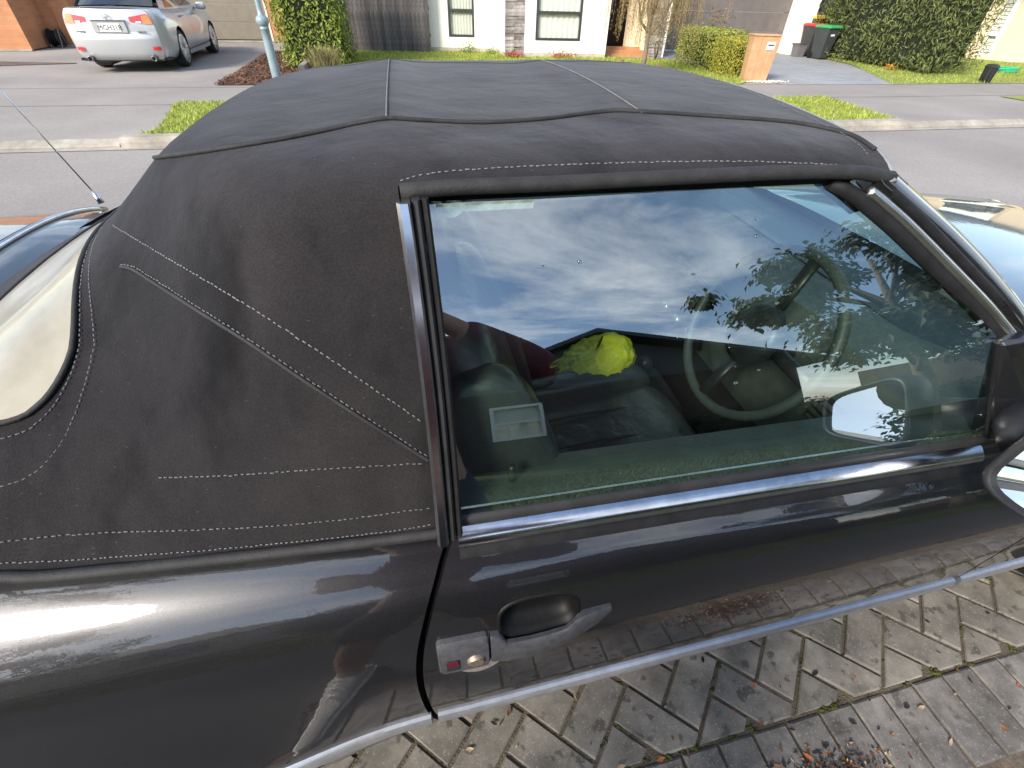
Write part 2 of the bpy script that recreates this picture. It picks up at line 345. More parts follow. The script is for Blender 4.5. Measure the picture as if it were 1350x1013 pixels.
alloy = mat('silver_alloy', (0.5, 0.5, 0.51), 0.3, metal=0.8, var=0.1, vs=10)

# ------------------------------------------------------------------ the ground and the street
M_base = add_variation(mat('grey_concrete_drive', (0.245, 0.222, 0.205), 0.9, c2=(0.30, 0.272, 0.252), vs=30, bump=0.25, bs=160), 0.5, 0.24, 7)
M_path = add_variation(mat('asphalt_footpath', (0.235, 0.21, 0.195), 0.9, c2=(0.28, 0.255, 0.235), vs=60, bump=0.3, bs=200), 0.9, 0.12)
M_road = add_variation(mat('chipseal_road', (0.225, 0.206, 0.194), 0.92, c2=(0.295, 0.27, 0.254), vs=45, bump=0.4, bs=150), 0.35, 0.24, 7)
M_blue = add_variation(mat('bluish_concrete', (0.24, 0.245, 0.255), 0.85, c2=(0.30, 0.305, 0.315), vs=4, bump=0.15, bs=120), 0.6, 0.12)
M_kerb = add_variation(mat('pale_concrete_kerb', (0.29, 0.262, 0.22), 0.9, c2=(0.37, 0.34, 0.29), vs=12, bump=0.25, bs=90), 2.5, 0.28, 6)
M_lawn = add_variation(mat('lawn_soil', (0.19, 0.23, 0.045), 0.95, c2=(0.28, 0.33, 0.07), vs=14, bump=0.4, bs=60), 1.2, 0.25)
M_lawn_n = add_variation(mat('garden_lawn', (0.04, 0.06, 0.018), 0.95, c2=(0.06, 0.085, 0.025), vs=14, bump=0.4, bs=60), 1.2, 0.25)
M_asph = add_variation(mat('dark_asphalt', (0.032, 0.033, 0.036), 0.9, c2=(0.048, 0.049, 0.051), vs=60, bump=0.4, bs=180), 0.9, 0.15)
M_dirt = add_variation(mat('soil', (0.09, 0.068, 0.05), 0.95, c2=(0.15, 0.12, 0.09), vs=30, bump=0.6, bs=80), 2, 0.25)
B = 90
sheet('ground', [(-B, -B), (B, -B), (B, B), (-B, B)], -0.14, M_dirt)
sheet('road', [(-B, 2.36), (B, 2.36), (B, 6.79), (-B, 6.79)], -0.080, M_road)
sheet('gutter', [(-B, 6.785), (B, 6.785), (B, 6.92), (-B, 6.92)], -0.074, M_kerb)
def kerb_run(name, x0, x1, z1, y0=6.9, w=0.16):
    mb = MB(); x = x0
    while x < x1 - 0.01:
        e = min(x + 2.4, x1)
        prof = [(y0 - 0.03, -0.13), (y0 - 0.01, z1 - 0.05), (y0 + 0.03, z1), (y0 + w, z1 + 0.004), (y0 + w, -0.13)]
        mb.loft([[(x + 0.012, *p) for p in prof], [(e - 0.012, *p) for p in prof]]); x = e
    o = mb.build(name, M_kerb); o['kind'] = 'structure'; return o
def kerb_ramp(name, x0, x1):
    prof = [(6.92, -.13), (6.925, -.066), (6.94, -.046), (7.06, -.004), (7.06, -.13)]; mb = MB(); x = x0
    while x < x1 - .01:
        e = min(x + 2.4, x1); mb.loft([[(x + .012, *p) for p in prof], [(e - .012, *p) for p in prof]]); x = e
    o = mb.build(name, M_kerb); o['kind'] = 'structure'
kerb_ramp('kerb', -60, -3.45); kerb_run('kerb', -3.44, 7.75, 0.03); kerb_ramp('kerb', 7.76, 12.1); kerb_run('kerb', 12.11, 60, 0.03)
sheet('driveway_and_yard', [(-B, 7.05), (B, 7.05), (B, B), (-B, B)], -0.006, M_base)
sheet('footpath', [(-B, 9.35), (B, 8.95), (B, 10.45), (-B, 10.95)], -0.002, M_path)
sheet('footpath_joint', [(-B, 10.955), (B, 10.45), (B, 10.475), (-B, 10.98)], 0.0015, mat('dark_joint', (0.07, 0.062, 0.055), 0.95, var=0.3))
sheet('concrete_driveway', [(8.15, 10.62), (11.6, 10.55), (12.5, 14.0), (12.9, 18.0), (5.9, 18.0), (5.9, 15.3), (7.3, 14.9), (7.9, 12.0)], 0.003, M_blue)
def grass_blades(name, polys, n, h, z, mcol, label, seed=3):
    r = random.Random(seed); mb = MB()
    for poly in polys:
        xs = [p[0] for p in poly]; ys = [p[1] for p in poly]
        k = 0
        while k < n:
            x, y = r.uniform(min(xs), max(xs)), r.uniform(min(ys), max(ys)); ins = False
            for (x1, y1), (x2, y2) in zip(poly, poly[1:] + poly[:1]):
                if (y1 > y) != (y2 > y) and x < (x2 - x1) * (y - y1) / (y2 - y1) + x1: ins = not ins
            k += 1
            if not ins: continue
            a = r.uniform(0, 6.28); hh = h * r.uniform(0.5, 1.3); w = 0.006 * r.uniform(0.7, 1.5) * (1 + h * 6)
            lx, ly = r.gauss(0, 0.5) * hh, r.gauss(0, 0.5) * hh
            mb.add([(x - w * math.cos(a), y - w * math.sin(a), z), (x + w * math.cos(a), y + w * math.sin(a), z), (x + lx, y + ly, z + hh)], [(0, 1, 2)])
    o = mb.build(name, mcol); tag(o, label, 'grass', kind='stuff'); return o
M_blade = foliage('lawn_blades', (0.26, 0.31, 0.05), (0.42, 0.46, 0.09))
M_blade_n = foliage('near_lawn_blades', (0.05, 0.08, 0.02), (0.09, 0.12, 0.035))
verge_main = [(-3.3, 7.08), (7.72, 7.08), (8.05, 9.18), (-3.5, 9.32), (-3.55, 9.2), (-3.22, 7.6)]
lawn_main = [(-1.2, 10.98), (7.1, 10.66), (7.7, 11.2), (7.55, 15.1), (5.8, 15.6), (2.7, 17.2), (-1.2, 17.2)]
lawn_right = [(10.9, 10.6), (40, 10.5), (40, 14.4), (19.0, 14.4), (18.6, 16.5), (13.2, 16.5), (12.75, 14.0)]
verge_right = [(12.2, 7.08), (40, 7.08), (40, 8.92), (12.0, 9.0)]
for nm, pl_ in (('grass_verge', verge_main), ('front_lawn', lawn_main), ('side_lawn', lawn_right), ('grass_verge', verge_right)):
    sheet(nm, pl_, 0.006, M_lawn)
grass_blades('mown_grass', [verge_main], 26000, 0.045, 0.005, M_blade, 'bright mown grass of the verge beyond the roof', 1)
grass_blades('mown_grass', [lawn_main], 40000, 0.05, 0.005, M_blade, 'bright green front lawn before the white house', 2)
grass_blades('mown_grass', [lawn_right], 42000, 0.05, 0.005, M_blade, 'sunlit grass around the tall hedge on the right', 3)
# mulch bed by the lamp post
M_mulch = add_variation(mat('bark_mulch', (0.10, 0.055, 0.035), 0.95, c2=(0.24, 0.13, 0.085), vs=38, bump=1.0, bs=60), 1.0, 0.3)
bed = [(-3.42, 10.98), (-1.25, 10.98), (-1.2, 16.9), (-3.3, 16.9), (-3.62, 16.0), (-3.5, 13.0)]
sheet('mulch_bed', bed, 0.010, M_mulch)
def chips(name, poly_fn, n, size, m, label, cat, seed, z=0.012):
    r = random.Random(seed); mb = MB()
    for _ in range(n):
        x, y = poly_fn(r); a = r.uniform(0, 6.28); s_ = size * r.uniform(0.5, 1.6); w = s_ * r.uniform(0.3, 0.6); t = r.gauss(0, 0.5) * s_ * 0.4
        c_, q = math.cos(a), math.sin(a)
        zz = z + r.uniform(0, 0.35) * size
        P = [(-s_ / 2, -w / 2, -t), (s_ / 2, -w / 2, t), (s_ / 2, w / 2, t), (-s_ / 2, w / 2, -t)]
        mb.add([(x + px * c_ - py * q, y + px * q + py * c_, zz + pz + 0.3 * s_ * 0.3) for px, py, pz in P], [(0, 1, 2, 3)])
    return tag(mb.build(name, m), label, cat, kind='stuff')
M_chip = foliage('bark_chips', (0.10, 0.05, 0.03), (0.27, 0.155, 0.10), 0.9)
chips('bark_chips', lambda r: (lambda y: (r.uniform(-3.45, -1.3), y))(r.uniform(11.0, 16.6)), 9000, 0.05, M_chip, 'brown bark mulch round the foot of the lamp post', 'mulch', 5)
tri = MB().prism([(-10.5, 13.0), (-7.2, 14.05), (-7.1, 14.1), (-10.5, 14.6)], -0.003, 0.012).build('garden_bed', M_dirt); tri['kind'] = 'structure'
sheet('grass_corner', [(-12, 13.4), (-8.6, 14.2), (-12, 14.5)], 0.016, M_lawn)
# behind the camera: footpath, lawn
sheet('near_footpath', [(-B, -1.75), (B, -1.75), (B, -0.10), (-B, -0.10)], 0.0025, M_asph)
sheet('soil_strip', [(-B, -.1), (B, -.1), (B, .13), (-B, .13)], -0.0058, M_dirt)
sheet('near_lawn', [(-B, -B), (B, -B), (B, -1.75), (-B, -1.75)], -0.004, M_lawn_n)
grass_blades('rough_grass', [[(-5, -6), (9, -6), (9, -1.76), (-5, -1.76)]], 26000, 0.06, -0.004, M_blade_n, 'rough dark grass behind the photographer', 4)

# ------------------------------------------------------------------ paved parking bay under the convertible
M_paver = per_object(add_variation(mat('concrete_paver', (0.125, 0.115, 0.10), 0.92, c2=(0.235, 0.216, 0.186), vs=16, bump=0.22, bs=420, lo=0.3, hi=0.7), 7, 0.38), 0.13)
M_soldier = per_object(add_variation(mat('grey_border_paver', (0.095, 0.09, 0.086), 0.92, c2=(0.185, 0.172, 0.16), vs=16, bump=0.22, bs=420, lo=0.3, hi=0.7), 8, 0.35), 0.13)
def speckle(m, scale, thr, colr, amt):
    nt = m.node_tree; b = nt.nodes['Principled BSDF']; l = nt.links; s0 = b.inputs['Base Color'].links[0].from_socket
    t = nt.nodes.new('ShaderNodeTexCoord'); n = nt.nodes.new('ShaderNodeTexNoise'); n.inputs['Scale'].default_value = scale; n.inputs['Detail'].default_value = 2; l.new(t.outputs['Object'], n.inputs['Vector'])
    r = nt.nodes.new('ShaderNodeMapRange'); r.inputs['From Min'].default_value = thr; r.inputs['From Max'].default_value = thr + 0.06; r.inputs['To Max'].default_value = amt; l.new(n.outputs['Fac'], r.inputs['Value'])
    mm = nt.nodes.new('ShaderNodeMixRGB'); mm.inputs[2].default_value = (*colr, 1); l.new(r.outputs[0], mm.inputs[0]); l.new(s0, mm.inputs[1]); l.new(mm.outputs[0], b.inputs['Base Color'])
speckle(M_paver, 22, 0.60, (0.055, 0.05, 0.043), 0.75); speckle(M_paver, 170, 0.62, (0.33, 0.31, 0.27), 0.5)
speckle(M_soldier, 15, 0.60, (0.05, 0.047, 0.043), 0.7); speckle(M_soldier, 170, 0.62, (0.30, 0.29, 0.27), 0.5)
M_joint = mat('mossy_joint_sand', (0.075, 0.06, 0.042), 0.98, c2=(0.12, 0.10, 0.068), vs=30, bump=0.8, bs=200)
BAY = R(2.15)
def bay(a, b): return (a * math.cos(BAY) - b * math.sin(BAY), 0.178 + a * math.sin(BAY) + b * math.cos(BAY))
bayo = sheet('paved_parking_bay', [bay(-6, -0.12), bay(6, -0.12), (6.2, 2.40), (-5.8, 2.40)], -0.0065, M_joint)
def clip(poly, b0):
    o = []
    for (p, q) in zip(poly, poly[1:] + poly[:1]):
        ip, iq = p[1] >= b0, q[1] >= b0
        if ip: o.append(p)
        if ip != iq:
            t = (b0 - p[1]) / (q[1] - p[1]); o.append((p[0] + (q[0] - p[0]) * t, b0))
    return o
def brick_mesh(mb, poly, dz, r):
    cx = sum(p[0] for p in poly) / len(poly); cy = sum(p[1] for p in poly) / len(poly)
    def ring(d, z):
        o = []
        for x, y in poly:
            L_ = math.hypot(x - cx, y - cy); k = max(0.2, 1 - d / L_); o.append((*bay(cx + (x - cx) * k, cy + (y - cy) * k), z))
        return o
    tl = [r.uniform(-0.0015, 0.0015) for _ in poly]
    r0, r1, r2 = ring(0, -0.05), ring(0, dz - 0.004), ring(0.006, dz)
    r1 = [(p[0], p[1], p[2] + t) for p, t in zip(r1, tl)]; r2 = [(p[0], p[1], p[2] + t) for p, t in zip(r2, tl)]
    mb.loft([r0, r1, r2])
rb = random.Random(11); stuffb = MB(); PIT = 0.1045
cs = math.cos(R(45)); npv = 0
for i in range(-70, 90):
    for j in range(-70, 90):
        d = (i - j) % 4
        if d == 0: c_ = [(i, j), (i + 2, j), (i + 2, j + 1), (i, j + 1)]
        elif d == 3: c_ = [(i, j), (i + 1, j), (i + 1, j + 2), (i, j + 2)]
        else: continue
        g = 0.042
        mxx, myy = sum(p[0] for p in c_) / 4, sum(p[1] for p in c_) / 4
        c_ = [(p[0] + (g if p[0] < mxx else -g), p[1] + (g if p[1] < myy else -g)) for p in c_]
        wv = [((p[0] - p[1]) * cs * PIT, (p[0] + p[1]) * cs * PIT + 0.03) for p in c_]
        ax, bx_ = sum(p[0] for p in wv) / 4, sum(p[1] for p in wv) / 4
        if not (-3.2 < ax < 4.6 and -0.1 < bx_ < 2.15): continue
        wv = clip(wv, 0.006)
        if len(wv) < 3: continue
        area = abs(sum(p[0] * q[1] - q[0] * p[1] for p, q in zip(wv, wv[1:] + wv[:1]))) / 2
        if area < 0.0006: continue
        dz = rb.uniform(-0.003, 0.003)
        if -0.35 < ax < 3.3 and bx_ < 0.42 + 0.10 * max(0, ax) and npv < 290:
            mb = MB(); brick_mesh(mb, wv, dz, rb); mb.build('paver', M_paver, bayo); npv += 1
        else: brick_mesh(stuffb, wv, dz, rb)
tag(stuffb.build('far_pavers', M_paver, bayo), kind='stuff')
k = 0; a = -2.2
while a < 4.2:
    wv = [(a + 0.004, -0.197), (a + 0.100, -0.197), (a + 0.100, -0.004), (a + 0.004, -0.004)]
    mb = MB(); brick_mesh(mb, wv, rb.uniform(-0.003, 0.003) + 0.001, rb); mb.build('border_paver', M_soldier, bayo); a += 0.1045
# kerb strip on the road side of the bay
kb = MB().box(-60, 60, 2.405, 2.50, -0.13, -0.006).build('bay_edging', M_kerb); kb['kind'] = 'structure'
# moss tufts in the joints, litter
M_moss = foliage('moss', (0.04, 0.052, 0.012), (0.10, 0.11, 0.018), 0.95)
mo = MB(); rm = random.Random(5)
for _ in range(170):
    if rm.random() < 0.25: a_, b_ = rm.uniform(0.2, 2.9), 0.001
    else:
        i, j = rm.randint(-30, 40), rm.randint(-30, 40); t = rm.uniform(0, 2)
        p = (i + t, j) if (i - j) % 4 == 0 else (i, j + t)
        a_, b_ = (p[0] - p[1]) * cs * PIT, (p[0] + p[1]) * cs * PIT + 0.03
    if not (-0.3 < a_ < 3.0 and -0.002 < b_ < 0.6): continue
    s_ = rm.uniform(0.003, 0.009); x, y = bay(a_, b_)
    for q in range(rm.randint(4, 14)):
        xx, yy = x + rm.gauss(0, 0.006), y + rm.gauss(0, 0.004)
        mo.blob((xx, yy, -0.006 + rm.uniform(0, 0.003)), (s_ * rm.uniform(.5, 1), s_ * rm.uniform(.5, 1), s_ * 0.8), 6, 4, 0.2)
for i in range(-40, 60):
    for j in range(-40, 60):
        d = (i - j) % 4
        if d not in (0, 3): continue
        for t in (0.2, 0.5, 0.8, 1.2, 1.5, 1.8):
            if rm.random() < 0.60: continue
            p = (i + t, j) if d == 0 else (i, j + t)
            a_, b_ = (p[0] - p[1]) * cs * PIT, (p[0] + p[1]) * cs * PIT + 0.03
            if not (-0.3 < a_ < 3.0 and 0.0 < b_ < 0.5): continue
            x, y = bay(a_, b_); s_ = rm.uniform(0.002, 0.0055)
            for q in range(rm.randint(2, 6)): mo.blob((x + rm.gauss(0, .006), y + rm.gauss(0, .006), -0.008 + rm.uniform(0, .003)), (s_, s_, s_), 5, 3, 0.2)
tag(mo.build('moss', M_moss, None, True), 'green moss growing in the paver joints', 'moss', kind='stuff')
litter_c = [mat('litter_' + n, c_, 0.85, var=0.3, vs=40) for n, c_ in (('black', (0.012, 0.011, 0.011)), ('brown', (0.10, 0.045, 0.022)), ('orange', (0.36, 0.11, 0.03)), ('straw', (0.36, 0.26, 0.15)), ('yellow', (0.55, 0.30, 0.03)))]
rl = random.Random(21)
def leaf_piece(mb, x, y, z, s_, asp, r, curl=0.35):
    a = r.uniform(0, 6.28); c_, q = math.cos(a), math.sin(a); n = 5; rows = []
    tilt = r.uniform(-0.15, 0.25)
    for i in range(n + 1):
        t = i / n - 0.5; w = s_ * asp * 0.5 * max(0.08, math.cos(t * 3.0)); zz = curl * s_ * (abs(t) ** 1.6) + tilt * t * s_ + 0.002
        rows.append([(t * s_, -w, zz + w * 0.3), (t * s_, 0, zz), (t * s_, w, zz + w * 0.3)])
    b = len(mb.v); mb.v += [(x + p[0] * c_ - p[1] * q, y + p[0] * q + p[1] * c_, z + max(0.001, p[2])) for rw in rows for p in rw]
    for i in range(n):
        for j in range(2): mb.f.append((b + i * 3 + j, b + i * 3 + j + 1, b + i * 3 + j + 4, b + i * 3 + j + 3))
lit = [MB() for _ in litter_c]
for _ in range(120):     # scattered pods, twigs, leaves
    a_, b_ = rl.uniform(-0.1, 2.3), (rl.uniform(-0.2, 0.0) if rl.random() < 0.7 else rl.uniform(0, 0.22))
    k = rl.choices(range(5), (8, 4, 2, 3, 0.5))[0]; x, y = bay(a_, b_)
    leaf_piece(lit[k], x, y, 0.002, rl.uniform(0.008, 0.026), rl.uniform(0.2, 0.55), rl)
for _ in range(1150):    # the litter heap on the border course
    a_ = 0.86 + rl.gauss(0, 0.085); b_ = -0.155 + rl.gauss(0, 0.038)
    z = max(0, 0.018 * (1 - ((a_ - .86) / .15) ** 2 - ((b_ + .155) / .075) ** 2)) * rl.random()
    k = rl.choices(range(5), (9, 6, 1.2, 2.5, 0.1))[0]; x, y = bay(a_, b_)
    leaf_piece(lit[k], x, y, 0.002 + z, rl.uniform(0.004, 0.018), rl.uniform(0.15, 0.6), rl, 0.5)
for k, (mb, nm) in enumerate(zip(lit, ('black seed pods and dark scraps', 'brown leaf crumbs', 'orange dry leaf pieces', 'straw coloured twigs', 'yellow leaf bits'))):
    tag(mb.build('leaf_litter', litter_c[k], None, True), nm + ' scattered on the paver border', 'leaf litter', kind='stuff')

# ------------------------------------------------------------------ the convertible
car = empty('convertible_car', (0.6, 1.10, 0), 0, 'dark grey two-door convertible with black fabric roof up, parked on the pavers', 'car')
COFF = Vector((-0.6, -1.10, 0))
Y0 = 1.10
def cpart(mb, name, m, parent=None, **k):
    """car part whose vertices are given in world coordinates"""
    o = mb.build(name, m, parent or car, **k)
    if parent is None or parent is car: o.location = COFF
    return o
PROF = smooth_tab([(.17, .69), (.20, .745), (.27, .782), (.36, .803), (.43, .814), (.50, .821), (.58, .822), (.66, .817), (.72, .809), (.765, .797), (.80, .781), (.830, .760), (.852, .738), (.872, .722), (.893, .710), (.905, .692)], 4)
PZ = [p[0] for p in PROF]
def bw(X, z):
    w = pl(z, PROF)
    if X < 0: w -= 0.030 * sstep(z, .72, .9) * (-X / .58) ** 1.4
    if -1.2 < X < 0: w += .050 * math.exp(-((max(0, math.hypot(X + .71, z - .285) - .30)) / .20) ** 2) * sstep(.66 - z, -.06, .26)
    if X < -.8: w *= 1 - .13 * ((-X - .8) / .65) ** 2
    if X > 0: w -= 0.036 * X * (1 - sstep(z, .5, .9))
    if X > 1: w *= 1 - .06 * ((X - 1) / 1.6) ** 2
    if X > 2.3: w *= 1 - .10 * ((X - 2.3) / .35) ** 2
    return w
def zs(X, z):
    if X > 1.15: return z * (1 - 0.125 * sstep(X, 1.0, 3.0) * sstep(z, .3, .9))
    if X < -.8: return z + .03 * sstep(-X, .8, 1.3) * sstep(z, .6, .9)
    return z
def bpt(X, z, side=1, off=0.0): return (X, Y0 - side * (bw(X, z) + off), zs(X, z))
GAP = [(.17, -.052), (.36, -.068), (.40, -.072), (.5, -.078), (.62, -.080), (.72, -.070), (.80, -.046), (.86, -.016), (.885, -.001), (.905, .004)]
GAPS = smooth_tab(GAP, 4)
def xd(z): return pl(z, GAPS)
def panel(name, xa, xb, side, nx, cuts=(), m=paint, zr=PZ, parent=None):
    us = lin(0, 1, nx); pts = []; n = len(zr)
    for u in us:
        for z in zr: pts.append([lerp(xa(z), xb(z), u), z])
    faces = [(i * n + j, (i + 1) * n + j, (i + 1) * n + j + 1, i * n + j + 1) for i in range(nx - 1) for j in range(n - 1)]
    for f in cuts:
        keep, dead = [], []
        for q in faces:
            cx = sum(pts[i][0] for i in q) / 4; cz = sum(pts[i][1] for i in q) / 4
            (keep if f(cx, cz)[0] >= 1 else dead).append(q)
        kv = {i for q in keep for i in q}; dv = {i for q in dead for i in q}
        for i in kv & dv:
            _, c0 = f(*pts[i]); k = 1 / max(1e-3, f(*pts[i])[0])
            pts[i] = [c0[0] + (pts[i][0] - c0[0]) * k, c0[1] + (pts[i][1] - c0[1]) * k]
        faces = keep
    mb = MB(); mb.v = [bpt(X, z, side) for X, z in pts]; mb.f = faces
    bmv = cpart(mb, name, m, parent, smooth=True, recalc=False)
    bm = bmesh.new(); bm.from_mesh(bmv.data); bmesh.ops.delete(bm, geom=[v for v in bm.verts if not v.link_faces], context='VERTS')
    if side < 0: bmesh.ops.reverse_faces(bm, faces=bm.faces)
    bm.to_mesh(bmv.data); bm.free()
    return bmv
AX_R, AX_F, RW = -0.710, 2.010, 0.300
def arch(ax):
    return lambda X, z: (math.hypot(X - ax, z - 0.285) / RW, (ax, 0.285))
HC = (0.118, 0.752)
def cup(X, z): return ((abs((X - HC[0]) / .062) ** 3 + abs((z - HC[1]) / .036) ** 3) ** (1 / 3), HC)
def dense(lo, hi, n):
    o = []
    for z in sorted(PZ + lin(lo, hi, n)):
        if not o or z - o[-1] > .0025: o.append(z)
    return o
quarter = door = None
for side in (1, -1):
    q = panel('quarter_panel', lambda z: -1.45, lambda z: xd(z) - .0055, side, 110, (arch(AX_R),), zr=dense(.2, .66, 46))
    d = panel('door', lambda z: xd(z) + .0055, lambda z: 1.165, side, 110, (cup,) if side == 1 else (), zr=dense(.68, .78, 24))
    f = panel('front_wing', lambda z: 1.172, lambda z: 2.64, side, 110, (arch(AX_F),), zr=dense(.2, .66, 46))
    if side == 1: quarter, door, wing = q, d, f
    # folded edges of the door gap, arch lips
    e = MB()
    for dx in (-.0055, .0055):
        e.grid(lambda z, t: (xd(z) + dx - (math.copysign(.002, -dx)) * 0, Y0 - side * (bw(xd(z) + dx, z) - .022 * t), z), PZ, [0, .5, 1])
    cpart(e, 'door_edge', paint, smooth=True)
    for ax in (AX_R, AX_F):
        path = []
        for k in range(0, 29):
            a = R(-8 + k * 196 / 28); X, z = ax + RW * math.cos(a), .285 + RW * math.sin(a)
            path.append((X, Y0 - side * (bw(X, max(.18, z)) + .001), z))
        cpart(MB().tube(path, .009, 8), 'arch_lip', paint, smooth=True)
# inner black shell behind the gaps and wheel wells
for side in (1, -1):
    sh = MB().grid(lambda X, z: (X, Y0 - side * (bw(X, z) - .035), zs(X, z) - .006), lin(-.36, 1.66, 30), PZ); cpart(sh, 'inner_shell', rubber)
for side in (1, -1):
    for ax in (AX_R, AX_F):
        sh = MB().grid(lambda k, t: (ax + (RW + .004) * math.cos(k), Y0 - side * lerp(.81, .45, t), .285 + (RW + .004) * math.sin(k)), lin(R(-25), R(205), 20), [0, 1])
        sh.grid(lambda X, z: (ax + X, Y0 - side * .45, z), [-.36, .36], [.1, .66]); cpart(sh, 'wheel_well', rubber)
cpart(MB().box(-1.4, 2.55, Y0 - .66, Y0 + .66, .17, .20), 'underbody', rubber)
# decks: storage lid, boot lid, bonnet, cowl
def deck(X, w):
    zc = pl(X, [(-1.46, .93), (-1.42, .975), (-1.3, .998), (-.95, 1.005), (-.6, .965), (-.2, .93)])
    W = bw(X, .9); edge = zs(X, .905)
    t = min(1, abs(w) / W); return (X, Y0 - w, lerp(zc, edge + .004, t ** 3.2))
def lid_grid(x0, x1, k): return lambda X, t: deck(X, t * k(X))
cpart(MB().grid(lid_grid(0, 0, lambda X: bw(X, .905) - .002), lin(-.985, -.20, 22), lin(-1, 1, 33)), 'roof_storage_lid', paint, smooth=True)
cpart(MB().grid(lid_grid(0, 0, lambda X: bw(X, .905) - .004), lin(-1.45, -.995, 16), lin(-1, 1, 33)), 'boot_lid', paint, smooth=True)
lidtrim = []
for t in lin(-1, 1, 31):
    p = deck(-.985, t * (bw(-.985, .905) - .01)); lidtrim.append((p[0] + .004 - .03 * (1 - t * t) * 0, p[1], p[2] + .005))
cpart(MB().tube(lidtrim, .007, 8), 'bright_lid_trim', chrome, smooth=True)
cpart(MB().tube([(p[0] - .016, p[1], p[2] - .004) for p in lidtrim], .006, 6), 'lid_seal', rubber, smooth=True)
def bonnet(X, t):
    W = bw(X, .9); zc = zs(X, .905) + .055 - .02 * sstep(X, 1.9, 2.65); zc -= .05 * sstep(X, 2.5, 2.66)
    s_ = abs(t); return (X, Y0 - t * W, lerp(zc, zs(X, .905), s_ ** 3) + .006 * math.exp(-((s_ - .72) / .05) ** 2))
cpart(MB().grid(bonnet, lin(1.30, 2.64, 30), lin(-1, 1, 41)), 'bonnet', paint, smooth=True)
cpart(MB().grid(lambda X, t: (X, Y0 - t * bw(X, .9), lerp(.925, .905, abs(t) ** 3)), lin(1.06, 1.295, 6), lin(-1, 1, 21)), 'cowl', plastic_d, smooth=True)
cpart(MB().grid(lambda z, t: (2.645 - .03 * abs(t) ** 4, Y0 - t * bw(2.64, .7), z), lin(.45, .79, 6), lin(-1, 1, 21)), 'grille_panel', plastic_d, smooth=True)
cpart(MB().grid(lambda z, t: (-1.455 + .03 * abs(t) ** 4, Y0 - t * bw(-1.45, min(.9, z)), z), lin(.2, .95, 8), lin(-1, 1, 21)), 'tail_panel', paint, smooth=True)
for x, s_ in ((2.66, 1), (-1.48, -1)):
    cpart(MB().loft([[(x - s_ * .14 * abs(t) ** 3 + s_ * .05 * math.cos(a), Y0 + t * .80, .47 + .07 * math.sin(a)) for a in lin(0, 2 * math.pi * 11 / 12, 12)] for t in lin(-1, 1, 15)]), 'bumper', plastic_d, smooth=True)
# wheels
def car_wheel(ax, side, r=.288):
    o = (ax, Y0 - side * .69, .289); yy = lambda v: side * v
    w = cpart(MB().lathe([(r * .66, -.09), (r * .9, -.1), (r * .985, -.085), (r, -.05), (r, .05), (r * .985, .085), (r * .9, .1), (r * .66, .09)], 40, o, 'y'), 'wheel', tyre_m, smooth=True)
    rim = MB().lathe([(.02, .05), (r * .60, .04), (r * .66, .08), (r * .66, -.09), (r * .6, -.05), (.02, -.06)], 32, o, 'y')
    for k in range(10):
        a = k * math.pi / 5; c_, q = math.cos(a), math.sin(a)
        rim.tube([(o[0] + .03 * c_, o[1] - side * .062, o[2] + .03 * q), (o[0] + r * .62 * c_, o[1] - side * .07, o[2] + r * .62 * q)], .016, 6)
    ro = rim.build('rim', alloy, w, smooth=True, auto=40)
for ax in (AX_R, AX_F):
    for side in (1, -1): car_wheel(ax, side)
# side rubbing strip, belt trims
def strip(name, x0, x1, z, off, r, m, side=1, flat=1.0, n=60, parent=None):
    pts = [bpt(X, z, side, off) for X in lin(x0, x1, n)]
    return cpart(MB().tube(pts, r, 10, flat=flat), name, m, parent, smooth=True)
def band(name, x0, x1, prof, m, side=1, n=50, xa=None):
    """extrusion along the flank, prof = list of (z, off)"""
    rings = [[bpt(X, z, side, o_) for z, o_ in prof] for X in lin(x0, x1, n)]
    if side < 0: rings = rings[::-1]
    return cpart(MB().loft(rings), name, m, smooth=True, auto=50)
SP = [(.405, -.004), (.408, .007), (.418, .0115), (.430, .0125), (.441, .010), (.449, .006), (.452, -.004)]
for side in (1, -1):
    band('rubbing_strip', -.375, -.079, SP, silver_strip, side, 24); band('rubbing_strip', -.066, 1.16, SP, silver_strip, side); band('rubbing_strip', 1.178, 1.67, SP, silver_strip, side, 16)
    band('sill', -.36, 1.66, [(.175, -.02), (.18, .004), (.25, .004), (.255, -.02)], plastic_d, side)
# bright strip along the foot of the window and its seal
BP = [(.866, -.002), (.869, .0060), (.876, .0105), (.884, .0095), (.892, .0045), (.899, -.0035), (.9025, -.012), (.900, -.016)]
band('bright_window_strip', .006, .945, BP, chrome, 1, 40); band('bright_window_strip', .006, .945, BP, chrome, -1, 40)
band('window_strip_seal', .006, .96, [(.852, -.001), (.853, .0035), (.864, .0052), (.866, -.002)], rubber, 1, 30)
GB, GT = .393, .583        # glass foot and top, distance from the camera plane
def glass_y(z):            # curved side glass
    t = (z - .91) / .39; return GB + (GT - GB) * (t * .80 + .20 * t * t)
for side in (1, -1):
    s_ = MB().grid(lambda X, k: [(X, Y0 - side * (Y0 - .388 + .002), .8985), (X, Y0 - side * (Y0 - .388), .912), (X, Y0 - side * (Y0 - .405), .9125), (X, Y0 - side * (Y0 - .415), .897)][k], lin(.004, 1.0, 20), [0, 1, 2, 3])
    cpart(s_, 'window_channel', seal, smooth=True)
def wfront(z): return pl(z, [(.91, .958), (1.06, .93), (1.08, .92), (1.13, .865), (1.19, .772), (1.246, .69), (1.285, .635), (1.302, .615)])
